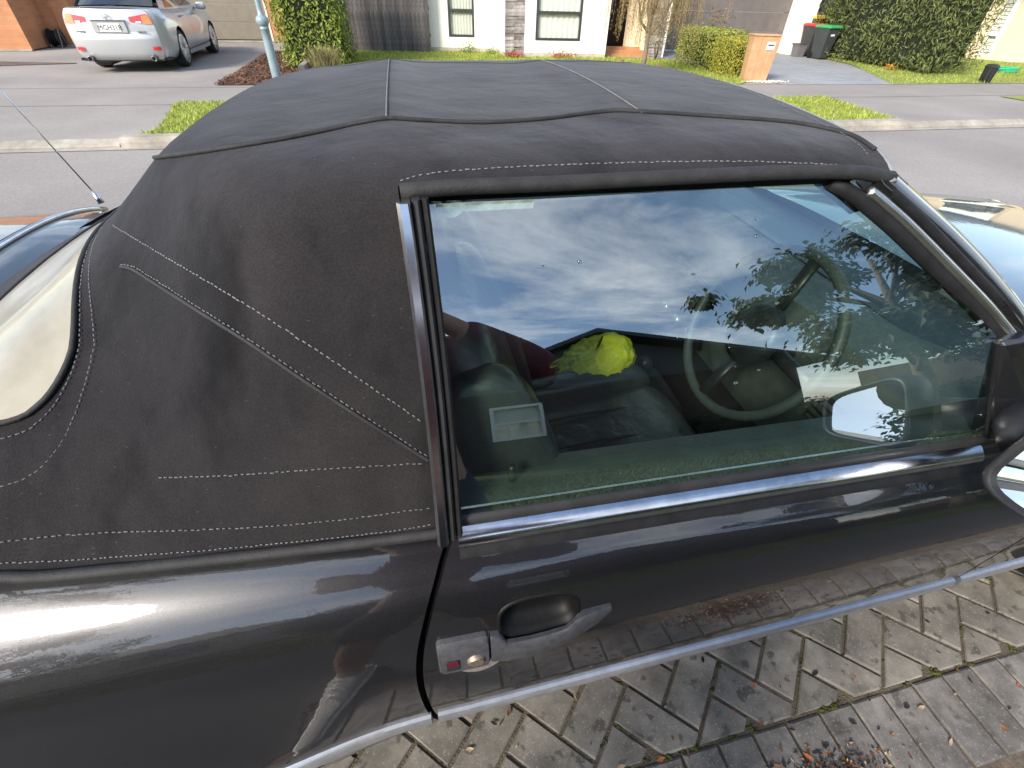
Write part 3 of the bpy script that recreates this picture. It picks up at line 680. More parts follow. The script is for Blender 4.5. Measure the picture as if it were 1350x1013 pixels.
for side in (1, -1):
    def gp(u, v):
        z = lerp(.905, 1.302, v); x = lerp(.012, wfront(z), u); return (x, Y0 - side * (Y0 - glass_y(z)), z)
    wn = cpart(MB().grid(gp, lin(0, 1, 26), lin(0, 1, 16)), 'door_window', glass, smooth=True)
    if side == 1: door_win = wn
# inner door sills
for side in (1, -1):
    cpart(MB().grid(lambda X, k: [(X, Y0 - side * (Y0 - .415), .897), (X, Y0 - side * (Y0 - .44), .905), (X, Y0 - side * (Y0 - .50), .895), (X, Y0 - side * (Y0 - .515), .86), (X, Y0 - side * (Y0 - .50), .45)][k], lin(-.03, 1.1, 10), range(5)), 'door_card', mat('dark_door_card', (.04, .045, .043), .5, var=.2, vs=20, bump=.1, bs=150), smooth=True, auto=45)
# ---- soft top -------------------------------------------------------------
def Htop(X):
    return pl(X, HT)
def bow(X, w): return .0055 * (math.exp(-((X + .03) / .045) ** 2) + math.exp(-((X - .335) / .045) ** 2)) * (1 - sstep(w, .34, .50))
HT = smooth_tab([(-1.0, .955), (-.90, .994), (-.80, 1.028), (-.70, 1.074), (-.60, 1.130), (-.50, 1.204), (-.40, 1.290), (-.32, 1.326), (-.24, 1.341), (-.15, 1.349), (-.03, 1.356), (.15, 1.3555), (.33, 1.357), (.48, 1.357), (.60, 1.351), (.7, 1.345)], 5)
def base_w(X):
    if X > -.55: return .722 - .030 * (max(0, -X) / .58) ** 1.4
    t = min(1, (-.55 - X) / .352); return .692 * max(0.0, 1 - t ** 2.6) ** (1 / 2.6)
def base_z(X): return .908 + .085 * sstep(-X, .50, .90)
def tsec(X, nl=14, nc=9, nt_=16):
    H, Wb, zb = Htop(X), base_w(X), base_z(X); k = .445 + .92 * sstep(-X, .14, .56); cv = lerp(.06, .16, sstep(-X, .25, .6))
    z = zb + .8 * (H - zb)
    for _ in range(30):
        w = Wb - k * (z - zb); z = .5 * z + .5 * (H - cv * w * w)
    C = Vector((w, z)); Bp = Vector((Wb, zb)); ln = (C - Bp).length
    A = C + (Bp - C).normalized() * min(lerp(.045, .13, sstep(-X, .05, .35)), .55 * ln)
    dw = max(.02, C.x - min(lerp(.10, .16, sstep(-X, .05, .35)), .45 * C.x)); D = Vector((dw, H - cv * dw * dw)); o = []
    nrm = Vector((Bp.y - C.y, C.x - Bp.x)).normalized()
    for i in range(nl):
        t = i / nl; p = Bp.lerp(A, t); o.append((p.x + .010 * math.sin(math.pi * min(1, t)) , p.y))
    for i in range(nc):
        t = i / nc; p = A * (1 - t) ** 2 + C * 2 * t * (1 - t) + D * t * t; o.append((p.x, p.y))
    for i in range(nt_ + 1):
        w = D.x * (1 - i / nt_); o.append((w, H - cv * w * w))
    return [(w, z + bow(X, w)) for w, z in o]
NSPL = 14 + 2 + 3      # index where the upper sheet begins
def wr(X, Y, z):   # soft wrinkles of the cloth
    return .0022 * math.sin(X * 21 + z * 13) * math.sin(z * 17 - X * 6) + .0016 * math.sin(X * 38 - z * 25 + 1.3) * sstep(1.25 - z, 0, .3) + .0032 * math.sin(X * 47 + 5 * math.sin(X * 9) - z * 14) * math.sin(X * 13 + z * 9 + .8) * sstep(1.06 - z, 0, .10) * sstep(z, .915, .96)
def xsh(X, w): return sstep(X, .2, .6) * (.048 + .05 * (1 - (min(w, .55) / .55) ** 2)) if X > -.02 else 0
def full_sec(X, xf=None, upper=False):
    s_ = tsec(X); s_ = s_[NSPL - 2:] if upper else s_
    pts = [(w, z, 1) for w, z in s_] + [(w, z, -1) for w, z in s_[:-1][::-1]]; o = []
    for w, z, sg in pts:
        xx = X
        if upper: xx = X + xsh(X, w)
        e = wr(X, w * sg, z); o.append((xx, Y0 - sg * (w + e), z + e * .6))
    return o
st = MB()
Xr = sorted(set(lin(-.02, -.55, 34) + lin(-.55, -.88, 26) + lin(-.88, -.9015, 8)), reverse=True)
st.loft([full_sec(X) for X in Xr], closed=False, cap=False)
st.loft([full_sec(X, upper=True) for X in lin(.60, -.02, 40)], closed=False, cap=False)
softtop = cpart(st, 'soft_top', fabric, smooth=True, weld=.0004)
BV = BVHTree.FromPolygons([Vector(v) for v in st.v], st.f)
def pixray(px, py):
    d = Vector((px - CXP, py - CYP, FPX)); return cam_dir(d).normalized()
def onto(px, py, lift=.001):
    d = pixray(px, py); h = BV.ray_cast(CAM, d)
    if h[0] is None: return None
    n = h[1] if h[1].dot(d) < 0 else -h[1]
    return h[0] + n * lift, n
def onto_path(pts, step=4, lift=.001):
    """smooth path over the cloth through photo points"""
    P = smooth_tab(pts, 12); o = []
    for p in P:
        h = onto(*p, lift)
        if h: o.append(h)
    return o
def resample(path, step):
    o = [path[0]]; acc = 0
    for (p, n), (q, k) in zip(path, path[1:]):
        L_ = (q - p).length
        if L_ > .08: continue
        t = step - acc
        while t < L_: o.append((p.lerp(q, t / L_), n.lerp(k, t / L_).normalized())); t += step
        acc = L_ - (t - step)
    return o
rst = random.Random(77)
def stitches(name, path, m=thread, ln=.0050, gap=.0030, w=.0008, parent=None):
    P = resample(path, ln + gap); mb = MB()
    for (p, n), (q, _) in zip(P, P[1:]):
        if (q - p).length > .03: continue
        t = (q - p).normalized(); p = p + n.cross(t) * rst.gauss(0, .00035) + t * rst.gauss(0, .0005); e = p + t * ln * rst.uniform(.75, 1.1); s_ = n.cross(t).normalized() * w; u = n * .0009
        mb.add([p - s_, p + s_, e + s_, e - s_, p + u, e + u], [(0, 4, 5, 3), (1, 2, 5, 4), (0, 1, 4), (2, 3, 5)])
    o = mb.build(name, m, parent or softtop, True); o['kind'] = 'stuff'; return o
def cord(name, path, r, m, flat=1.0, n=8, parent=None):
    return MB().tube([p for p, _ in path], r, n, flat=flat).build(name, m, parent or softtop, True)
def topz(X, w):
    s_ = tsec(X); w = abs(w)
    for (a, za), (b, zb) in zip(s_[::-1], s_[::-1][1:]):
        if a <= w <= b: return lerp(za, zb, (w - a) / max(1e-6, b - a))
    return s_[0][1]
def top_path(tab, sg=1, lift=.002, n=10):
    o = []
    for X, w in smooth_tab(tab, n):
        z = topz(X, w); e = wr(X, w, z); z2 = topz(X, w + .01); X2 = X + .01
        xx = X + xsh(X, w)
        nn = Vector((-(topz(X + .01, w) - z) / .01, -sg * -(z2 - z) / .01, 1)).normalized()
        o.append((Vector((xx, Y0 - sg * (w + e), z + e * .6)) + nn * lift, nn))
    return o
SEAM_B = onto_path([(1152, 199), (1128, 183), (1100, 174), (1040, 163), (950, 156), (850, 149.5), (812, 148), (770, 152), (720, 158.5), (640, 163.5), (560, 161), (512, 158.5), (470, 165), (430, 174), (370, 186), (300, 197), (235, 206), (190, 211), (176, 212.5)], lift=.002)
for sg in (1, -1):
    bk_ = SEAM_B if sg > 0 else [(Vector((p.x, 2 * Y0 - p.y, p.z - .004)), n) for p, n in SEAM_B]
    cord('roof_seam', bk_, .0034, piping)
for xb, wmax in ((-.03, .335), (.335, .335)):
    pth = top_path([(xb, w) for w in lin(wmax, .001, 7)], 1, .0015); pth += top_path([(xb, w) for w in lin(.001, wmax, 7)], -1, .0015)[1:]
    cord('cross_stitch', pth, .0012, thread_w, n=6)
fr = top_path([(.575, w) for w in lin(.50, .001, 9)], 1, .0015) + top_path([(.575, w) for w in lin(.001, .50, 9)], -1, .0015)[1:]
stitches('header_stitch', fr, thread)
# stitch rows of the near side
stitches('rail_stitch', onto_path([(527, 239), (560, 231), (600, 226), (680, 221), (750, 218), (850, 215), (950, 213.5), (1030, 215), (1100, 218), (1150, 222)]), thread_w)
stitches('strap_stitch', onto_path([(150, 298), (200, 328), (260, 363), (330, 405), (400, 450), (470, 497), (530, 538), (570, 566)]), thread_w)
strap_low = onto_path([(160, 349), (176, 352), (200, 366), (260, 404), (330, 448), (400, 496), (470, 542), (530, 580), (574, 609)])
stitches('strap_stitch', strap_low, thread)
cord('strap_edge', onto_path([(160, 352), (176, 356), (200, 371), (260, 409), (330, 453), (400, 501), (470, 547), (530, 585), (574, 613)], lift=.0005), .0028, piping, n=6)
stitches('hem_stitch', onto_path([(210, 630), (300, 627), (400, 620), (500, 614), (570, 610)]), thread)
stitches('hem_stitch', onto_path([(0, 715), (60, 708), (150, 702), (250, 699), (350, 694), (450, 685), (530, 674), (585, 668)]), thread)
stitches('hem_stitch', onto_path([(0, 743), (100, 738), (200, 731), (300, 723), (400, 713), (500, 702), (560, 693), (588, 685)]), thread_w, .004, .0026, .0007)
# hem piping along the body and the roll over the window
hem = [(Vector((X, Y0 - (base_w(X) + .004), base_z(X) + .001)), Vector((0, -1, 0))) for X in lin(-.80, -.012, 60)]
cord('hem_piping', hem, .0085, piping)
roll = []
for X in lin(-.018, .605, 40):
    w, z = tsec(X)[NSPL - 2]; xx = X + xsh(X, w)
    dip = .003 * sstep(.06 - X, 0, .08) + .006 * sstep(X, .55, .61)
    roll.append((Vector((xx, Y0 - w - .002, z - .003 - dip)), None))
cord('window_roll', roll, .0095, piping)
for sg in (-1,): MB().tube([(p.x, 2 * Y0 - p.y, p.z) for p, _ in roll], .0095, 8).build('window_roll', piping, softtop, True)
fe = []
for w, z in tsec(.60)[NSPL - 3:]: fe.append((Vector((.602 + xsh(.60, w), Y0 - w - .001, z - .005)), None))
cord('front_edge_seal', fe, .0065, mat('grey_header_seal', (.22, .22, .22), .6, var=.2, vs=30), flat=.8)
# black seal that the glass closes against
sl = MB().grid(lambda X, t: (X, lerp(Y0 - tsec(min(.6, X))[NSPL - 2][0] + .002, glass_y(1.30) + .02, t), lerp(tsec(min(.6, X))[NSPL - 2][1] - .004, 1.292, t)), lin(-.01, .62, 20), [0, .5, 1])
cpart(sl, 'roof_rail_seal', rubber, smooth=True)
# clouded plastic rear window
RWC, RWA, RWB = -.632, .162, .535
def rw_pt(t, k, lift, sg=None):
    c_, s_ = math.cos(t), math.sin(t); e = 2 / 3.6
    X = RWC + RWA * k * math.copysign(abs(c_) ** e, c_); w = RWB * k * math.copysign(abs(s_) ** e, s_)
    w = max(-.62, min(.62, w)) * (1 - .14 * max(0, (-(X - RWC) / RWA)))
    if X > RWC: X -= .085 * max(0, 1 - (w / .46) ** 2) * ((X - RWC) / RWA)
    z = topz(X, w); n = Vector((-(topz(X + .01, w) - topz(X - .01, w)) / .02, (topz(X, abs(w) + .005) - topz(X, max(0, abs(w) - .005))) / .01 * math.copysign(1, w), 1)).normalized()
    return Vector((X, Y0 - w, z)) + n * lift, n
ts = lin(0, 2 * math.pi, 97)
rw = MB().grid(lambda k, t: rw_pt(t, k, .003)[0], lin(.001, 1, 12), ts).build('rear_window', pvc, softtop, True)
cord('rear_window_edge', [rw_pt(t, 1.0, .003) for t in ts], .0042, piping, parent=rw)
stitches('rear_window_stitch', [rw_pt(t, 1.035, .002) for t in ts], thread, parent=rw)
stitches('rear_window_stitch', [rw_pt(t, 1.135, .002) for t in ts if rw_pt(t, 1.135, 0)[0].x > -.86], thread, parent=rw)
# chrome B-post trim, seals behind the glass
bpost = []
def bpy_(z): return Y0 - (.722 - .45 * (z - .908)) 
zz_ = lin(.90, 1.315, 14)
def post(name, x0, x1, dy0, dy1, m, z0=.90, z1=1.312):
    zs_ = lin(z0, z1, 14)
    rings = [[(x0 + xo(z), bpy_(z) + dy0, z), (x0 + .004 + xo(z), bpy_(z) + dy0 - .005, z), (x1 - .003 + xo(z), bpy_(z) + dy0 - .005, z), (x1 + xo(z), bpy_(z) + dy0, z), (x1 + xo(z), bpy_(z) + dy1, z), (x0 + xo(z), bpy_(z) + dy1, z)] for z in zs_]
    return cpart(MB().loft(rings), name, m, smooth=True, auto=35)
def xo(z): return -.004 + .010 * math.sin(math.pi * (z - .9) / .42) * .4
post('bright_window_post', -.020, -.004, -.014, .02, chrome)
post('window_post_seal', -.003, .007, -.006, .03, seal); post('window_post_seal', .008, .017, -.002, .03, rubber)
# ---- windscreen frame ------------------------------------------------------
def frame_path(sg, d=0.0, dx=0.0, dz=0.0):
    return [(x + dx, Y0 - sg * (Y0 - y - d), z + dz) for x, y, z in smooth_tab([(.625, .575, 1.312), (.70, .563, 1.270), (.777, .545, 1.225), (.855, .518, 1.172), (.932, .482, 1.110), (1.04, .445, 1.018), (1.12, .428, .945), (1.17, .42, .90)], 6)]
for sg in (1, -1):
    p1 = frame_path(sg); mb = MB()
    rings = []
    for i_, (x, y, z) in enumerate(p1):
        o = -sg * 1.0
        rings.append([(x - .008, y + o * .010, z - .018), (x + .004, y + o * .016, z - .006), (x + .016, y + o * .011, z + .004), (x + .032, y - o * .008, z + .008), (x + .040, y - o * .028, z + .002), (x + .012, y - o * .03, z - .018)])
    cpart(mb.loft(rings), 'windscreen_pillar', paint, smooth=True, auto=60)
    CH = smooth_tab([(.625, .565, 1.293), (.66, .553, 1.272), (.702, .540, 1.246), (.783, .515, 1.192), (.877, .489, 1.129), (.945, .466, 1.078)], 5)
    mrr = lambda P_: [(x, Y0 - sg * (Y0 - y), z) for x, y, z in P_]
    cpart(MB().tube(mrr(CH), .0085, 8), 'bright_pillar_trim', chrome_w, smooth=True)
    cpart(MB().tube(mrr([(x + .014, y + .004, z + .010) for x, y, z in CH]), .0075, 8), 'pillar_seal', rubber, smooth=True)
    cpart(MB().tube(mrr([(x - .011, y + .003, z - .0095) for x, y, z in [(.585, .580, 1.309), (.605, .573, 1.302)] + CH]), .0105, 8), 'window_frame_seal', rubber, smooth=True)
hd = [(.618 + .05 * (1 - ((y - Y0) / .53) ** 2), y, 1.288 + .022 * (1 - ((y - Y0) / .53) ** 2)) for y in lin(Y0 - .53, Y0 + .53, 21)]
cpart(MB().loft([[(x - .02, y, z - .012), (x - .01, y, z + .008), (x + .022, y, z + .0), (x + .03, y, z - .022), (x, y, z - .03)] for x, y, z in hd]), 'windscreen_header', paint, smooth=True, auto=50)
pa = frame_path(1); pb = frame_path(-1)
def ws(u, t):
    i = u * (len(pa) - 1); k = min(len(pa) - 2, int(i)); f = i - k
    a = Vector(pa[k]).lerp(Vector(pa[k + 1]), f); b = Vector(pb[k]).lerp(Vector(pb[k + 1]), f); p = a.lerp(b, t); c4 = 4 * t * (1 - t)
    return p + Vector((.02 + .05 * c4, 0, -.012 + .0 * c4))
cpart(MB().grid(ws, lin(0.02, 1, 14), lin(.02, .98, 21)), 'windscreen', wglass, smooth=True)
# ---- door mirror ------------------------------------------------------------
sail = MB().loft([[(.905, .452, 1.078), (.948, .432, 1.095), (1.08, .39, .972), (1.05, .375, .905), (.945, .386, .905)], [(.905, .47, 1.078), (.955, .47, 1.09), (1.08, .44, .972), (1.05, .43, .905), (.945, .42, .905)]])
mirror = cpart(sail, 'door_mirror', paint, bevel=.006)
def mir(side_x, k, c=(.0, 0, 0)):
    o = []
    for i in range(28):
        a = 2 * math.pi * i / 28; e = 2 / 4.5; cy, sz = math.cos(a), math.sin(a)
        y = .222 + .106 * k * math.copysign(abs(cy) ** e, cy); z = .968 + .066 * k * math.copysign(abs(sz) ** e, sz) * (1 + .22 * (y - .228) / .1)
        o.append((side_x + .10 * (.32 - y) * .5 + .22 * (z - .968), y, z))
    return o
hs = MB().loft([mir(.872, .93), mir(.868, .99), mir(.875, 1.04), mir(.90, 1.05), mir(.935, .95), mir(.965, .68), mir(.975, .3)], cap=False)
hs.loft([mir(.872, .93), mir(.88, .90)], cap=False)
hs.build('mirror_housing', plastic_d, mirror, True)
MB().poly(mir(.880, .905)[::-1]).build('mirror_glass', mat('mirror_silver', (0.85, 0.9, 0.95), 0.0, metal=1.0), mirror)
MB().tube([(.93, .34, .955), (.96, .38, .95), (1.0, .41, .95)], [.035, .03, .035], 12).build('mirror_stalk', plastic_d, mirror, True)
# ---- door handle ------------------------------------------------------------
def dface(X, z, off): return (X, Y0 - (bw(X, z) + off), z)
def rounded(x0, x1, z0, z1, off, r=.008, n=4, skew=0.0):
    o = []
    for cx, cz, a0 in ((x1 - r, z1 - r, 0), (x0 + r, z1 - r, 90), (x0 + r, z0 + r, 180), (x1 - r, z0 + r, 270)):
        for k in range(n + 1):
            a = R(a0 + 90 * k / n); X, z = cx + r * math.cos(a), cz + r * math.sin(a); o.append(dface(X, z, off))
    return o
handle = cpart(MB().loft([rounded(-.045, .036, .668, .744, -.002), rounded(-.045, .036, .668, .744, .008), rounded(-.042, .034, .672, .738, .013)]), 'door_handle', plastic, smooth=True, auto=40)
bar = []
for X, z0, z1, of in ((.038, .672, .742, .013), (.052, .673, .740, .016), (.062, .674, .725, .019), (.10, .675, .724, .021), (.13, .679, .726, .021), (.16, .690, .729, .019), (.174, .696, .742, .017), (.19, .703, .747, .015), (.213, .716, .749, .012), (.236, .734, .750, .008)):
    zm = (z0 + z1) / 2
    bar.append([dface(X, z0, of * .35 - .004), dface(X, z0 + .004, of * .85), dface(X, zm, of), dface(X, z1 - .004, of * .95), dface(X, z1, of * .7), dface(X, z1 - .002, -.004 if not .06 < X < .185 else of * .35)])
MB().loft(bar).build('pull', plastic, handle, True, auto=45)
lk_ = MB().lathe([(.0005, .0165), (.012, .0165), (.0145, .013), (.0145, .0), (.0005, .0)], 20, (0, 0, 0), 'y').build('lock_barrel', mat('brass_lock', (0.34, 0.27, 0.20), 0.5, metal=.8, var=.3, vs=300), handle, True, auto=40)
lk_.rotation_euler = (0, 0, R(180)); lk_.location = dface(.013, .694, .0)
MB().loft([rounded(-.033, -.013, .680, .706, .011, .002, 2), rounded(-.033, -.013, .680, .706, .0138, .002, 2)]).build('indicator_window', plastic_d, handle)
MB().loft([rounded(-.032, -.014, .694, .705, .013, .002, 2), rounded(-.032, -.014, .694, .705, .0146, .002, 2)]).build('red_marker', mat('red_lens', (0.10, 0.006, 0.02), 0.25, var=.1), handle)
guard = []
for k in range(20):
    t = k / 19; guard.append((-.026 + .088 * t, .668 - .036 * math.sin(math.pi * t) ** .7))
MB().poly([dface(X, .672, .002) for X in lin(.062, -.026, 6)] + [dface(X, z, .002) for X, z in guard[1:-1]]).build('worn_patch', mat('worn_clear_film', (0.12, 0.11, 0.105), 0.6, c2=(0.22, 0.2, 0.19), vs=90), handle)
# recess cup in the door skin
cp = MB()
def cuppt(k, a, dep):
    e = 2 / 3.0; c_, s_ = math.cos(a), math.sin(a); X, z = HC[0] + .062 * k * math.copysign(abs(c_) ** e, c_), HC[1] + .036 * k * math.copysign(abs(s_) ** e, s_)
    return dface(X, z, dep)
an = lin(0, 2 * math.pi, 49)
cp.grid(lambda i, a: cuppt([1.10, 1.06, 1.0, .95, .85, .5, .01][i], a, [-.001, .003, .002, -.012, -.026, -.031, -.031][i]), range(7), an)
cp.build('handle_cup', mat('black_cup', (.006, .006, .006), .5, var=.3, vs=80, spec=.25), handle, True)
# ---- cabin ------------------------------------------------------------------
def cushion(name, c, r, e, m, parent=None, rot=None, n=(20, 14)):
    mb = MB().blob((0, 0, 0), r, n[0], n[1], 0, e)
    o = mb.build(name, m, parent or car, True)
    o.location = (Vector(c) + COFF) if parent is None else Vector(c)
    if rot: o.rotation_euler = rot
    return o
def seat(yc):
    s_ = empty('seat', Vector((.2, yc, .2)) + COFF); s_.parent = car
    for nm, c, r, e, rot in (('cushion', (.20, 0, .33), (.27, .24, .09), .45, (0, R(-7), 0)), ('backrest', (-.10, 0, .62), (.085, .24, .31), .5, (0, R(-17), 0)), ('side_bolster', (.18, -.22, .36), (.25, .05, .10), .6, (0, R(-7), 0)), ('side_bolster', (.18, .22, .36), (.25, .05, .10), .6, (0, R(-7), 0)), ('side_bolster', (-.07, -.22, .60), (.09, .05, .28), .6, (0, R(-17), 0)), ('side_bolster', (-.07, .22, .60), (.09, .05, .28), .6, (0, R(-17), 0)), ('headrest', (-.21, 0, .98), (.06, .14, .075), .55, (0, R(-14), 0))):
        o = MB().blob((0, 0, 0), r, 24, 16, 0, e).build(nm, leather, s_, True); o.location = c; o.rotation_euler = rot
    for y in (-.05, .05): MB().tube([(-.19, y, .86), (-.205, y, .95)], .006, 6).build('headrest_rod', chrome, s_, True)
    for t in (-.10, 0, .10):
        MB().tube([(.0, t, .405), (.2, t, .428), (.42, t, .43)], .004, 5).build('seat_piping', piping, s_, True)
    MB().box(.0, .4, -.2, .2, .0, .25).build('seat_base', plastic_d, s_)
    return s_
seat(.745); seat(1.455)
cpart(MB().box(-.95, 1.45, .47, 1.73, .20, .235), 'cabin_floor', carpet)
cushion('rear_bench', (-.42, 1.10, .50), (.24, .52, .12), .4, leather); cushion('rear_bench_back', (-.62, 1.10, .72), (.09, .53, .24), .4, leather, rot=(0, R(-20), 0))
dash = MB().loft([[(.83, y, .62), (.80, y, .78), (.81, y, .87 + .03 * math.exp(-((y - .74) / .16) ** 2)), (.86, y, .915 + .035 * math.exp(-((y - .74) / .18) ** 2)), (1.00, y, .925), (1.16, y, .915), (1.16, y, .60)] for y in lin(.47, 1.73, 24)])
dsh = cpart(dash, 'dashboard', trim_i, smooth=True, auto=40)
for y0, y1 in ((.50, .60), (1.02, 1.13), (1.15, 1.26), (1.58, 1.69)):
    v = MB().box(.793, .806, y0, y1, .79, .862); vo = v.build('air_vent', plastic_d, dsh)
    for z in lin(.80, .855, 4): MB().box(.786, .794, y0 + .006, y1 - .006, z - .003, z + .003).build('vent_slat', trim_i, vo)
MB().box(.785, .80, 1.02, 1.26, .66, .775).build('radio_panel', plastic_d, dsh)
for y in (1.06, 1.14, 1.22): MB().lathe([(.001, -.02), (.018, -.02), (.02, 0), (.001, 0)], 14, (.785, y, .70), 'x').build('control_knob', alloy, dsh, True)
cpart(MB().box(.0, .80, .985, 1.215, .235, .45).box(.36, .60, .99, 1.12, .45, .60), 'centre_console', trim_i, bevel=.015)
cpart(MB().tube([(.69, 1.10, .45), (.68, 1.10, .54)], .007, 8).lathe([(.003, .53), (.02, .535), (.026, .56), (.02, .585), (.003, .59)], 16, (.68, 1.10, 0)), 'gear_lever', plastic_d, smooth=True)
cpart(MB().tube([(.12, 1.08, .46), (.32, 1.08, .53)], .014, 8), 'handbrake', plastic_d, smooth=True)
sw = empty('steering_wheel', Vector((.70, .735, .93)) + COFF); sw.parent = car; sw.rotation_euler = (0, R(-66), 0)
MB().tube([(.188 * math.cos(a), .188 * math.sin(a), 0) for a in lin(0, 2 * math.pi * 47 / 48, 48)], .0115, 10, closed=True).build('wheel_rim', mat('grey_wheel_leather', (.055, .062, .060), .5, var=.15, vs=20), sw, True)
MB().lathe([(.001, .02), (.055, .018), (.075, .0), (.06, -.03), (.001, -.03)], 24).build('wheel_hub', plastic_d, sw, True)
for a in (0, 180, 270, 90):
    MB().tube([(.06 * math.cos(R(a)), .06 * math.sin(R(a)), -.01), (.18 * math.cos(R(a)), .18 * math.sin(R(a)), 0)], .016, 8, flat=.5).build('spoke', plastic_d, sw, True)
cpart(MB().tube([(.72, .735, .915), (.92, .735, .82)], .03, 10), 'steering_column', plastic_d, smooth=True)
# rear view mirror, door pull and lock button
cpart(MB().blob((.68, 1.08, 1.245), (.012, .12, .03), 16, 10, 0, .5), 'interior_mirror', plastic_d, smooth=True)
cpart(MB().lathe([(.001, .938), (.0055, .936), (.006, .895), (.001, .895)], 10, (.10, .452, 0)), 'lock_button', plastic_d, smooth=True)
cpart(MB().tube([(.02, .47, .86), (.05, .50, .72), (.07, .55, .55), (.08, .60, .45)], .018, 8, flat=.12), 'seat_belt', mat('belt_webbing', (0.03, 0.035, 0.035), .6, var=.2), smooth=True)
# aerial
cpart(MB().tube([(-1.02, 1.775, .93), (-1.03, 1.78, .965)], [.010, .007], 8).tube([(-1.03, 1.78, .965), (-1.30, 1.90, 1.56)], [.0025, .0012], 6), 'aerial', chrome, smooth=True)
# rain drops left on the side glass, narrow pale green strip along the glass top
dr = MB(); rr_ = random.Random(3)
for _ in range(13):
    X, z = rr_.uniform(.12, .62), rr_.uniform(1.02, 1.26)
    if rr_.random() < .5: X, z = .42 + rr_.gauss(0, .07), 1.16 + rr_.gauss(0, .04)
    s_ = rr_.uniform(.0012, .0032); dr.blob((X, glass_y(z) - .0006, z), (s_ * rr_.uniform(.8, 1.6), s_ * .5, s_ * .8), 8, 5, .1)
gm = bpy.data.materials.new('water'); gm.use_nodes = True; gm.node_tree.nodes['Principled BSDF'].inputs['Transmission Weight'].default_value = 1; gm.node_tree.nodes['Principled BSDF'].inputs['Roughness'].default_value = .02; gm.node_tree.nodes['Principled BSDF'].inputs['IOR'].default_value = 1.33
dr.build('water_drops', gm, door_win, True)['kind'] = 'stuff'
MB().grid(lambda X, t: (X, glass_y(1.302) - .006 + .004 * t, 1.297 - t * (.012 - .05 * max(0, X - .06) ** 1.0 * 0) * (1 if X > .05 else 1.6)), lin(.022, .145, 12), [0, .5, 1]).build('pale_top_strip', mat('pale_green_strip', (.42, .50, .40), .6, var=.3, vs=60), door_win, True)
# yellow bag on the passenger seat side
bagm = mat('yellow_plastic_bag', (0.92, 0.84, 0.015), 0.3, c2=(1.0, 0.95, 0.05), vs=20, bump=.8, bs=40)
bb = MB(); rbg = random.Random(9)
NB, NR = 52, 30
for j in range(NR):
    ph_ = -1.5 + 3.0 * j / (NR - 1)
    for i in range(NB):
        th = 2 * math.pi * i / NB
        k = 1 + math.cos(ph_) * (.10 * abs(math.sin(3.5 * th + 2 * ph_)) + .07 * abs(math.sin(7 * th - 5 * ph_ + 1)) - .06 * abs(math.sin(11 * th + 9 * ph_))) + rbg.uniform(-.018, .018)
        bb.v.append((.13 * math.cos(ph_) * math.cos(th) * k, .10 * math.cos(ph_) * math.sin(th) * k, .075 * math.sin(ph_) * k + (.03 * math.cos(th) if ph_ > 0 else 0)))
for j in range(NR - 1):
    for i in range(NB): bb.f.append((j * NB + i, j * NB + (i + 1) % NB, (j + 1) * NB + (i + 1) % NB, (j + 1) * NB + i))
for sx in (-1, 1):
    bb.grid(lambda a, t: (-.12 - .05 * math.sin(a), sx * .03 + .02 * math.cos(a) + .012 * t, -.01 - .03 * math.cos(a) - .02 * math.sin(a)), lin(0, 3.1, 12), [0, 1])
bag = bb.build('plastic_bag', bagm, None, True); bag.location = (.475, 1.03, .655); bag.scale = (.8, .8, .85); tag(bag, 'crumpled yellow plastic bag between the front seats inside the convertible', 'bag')

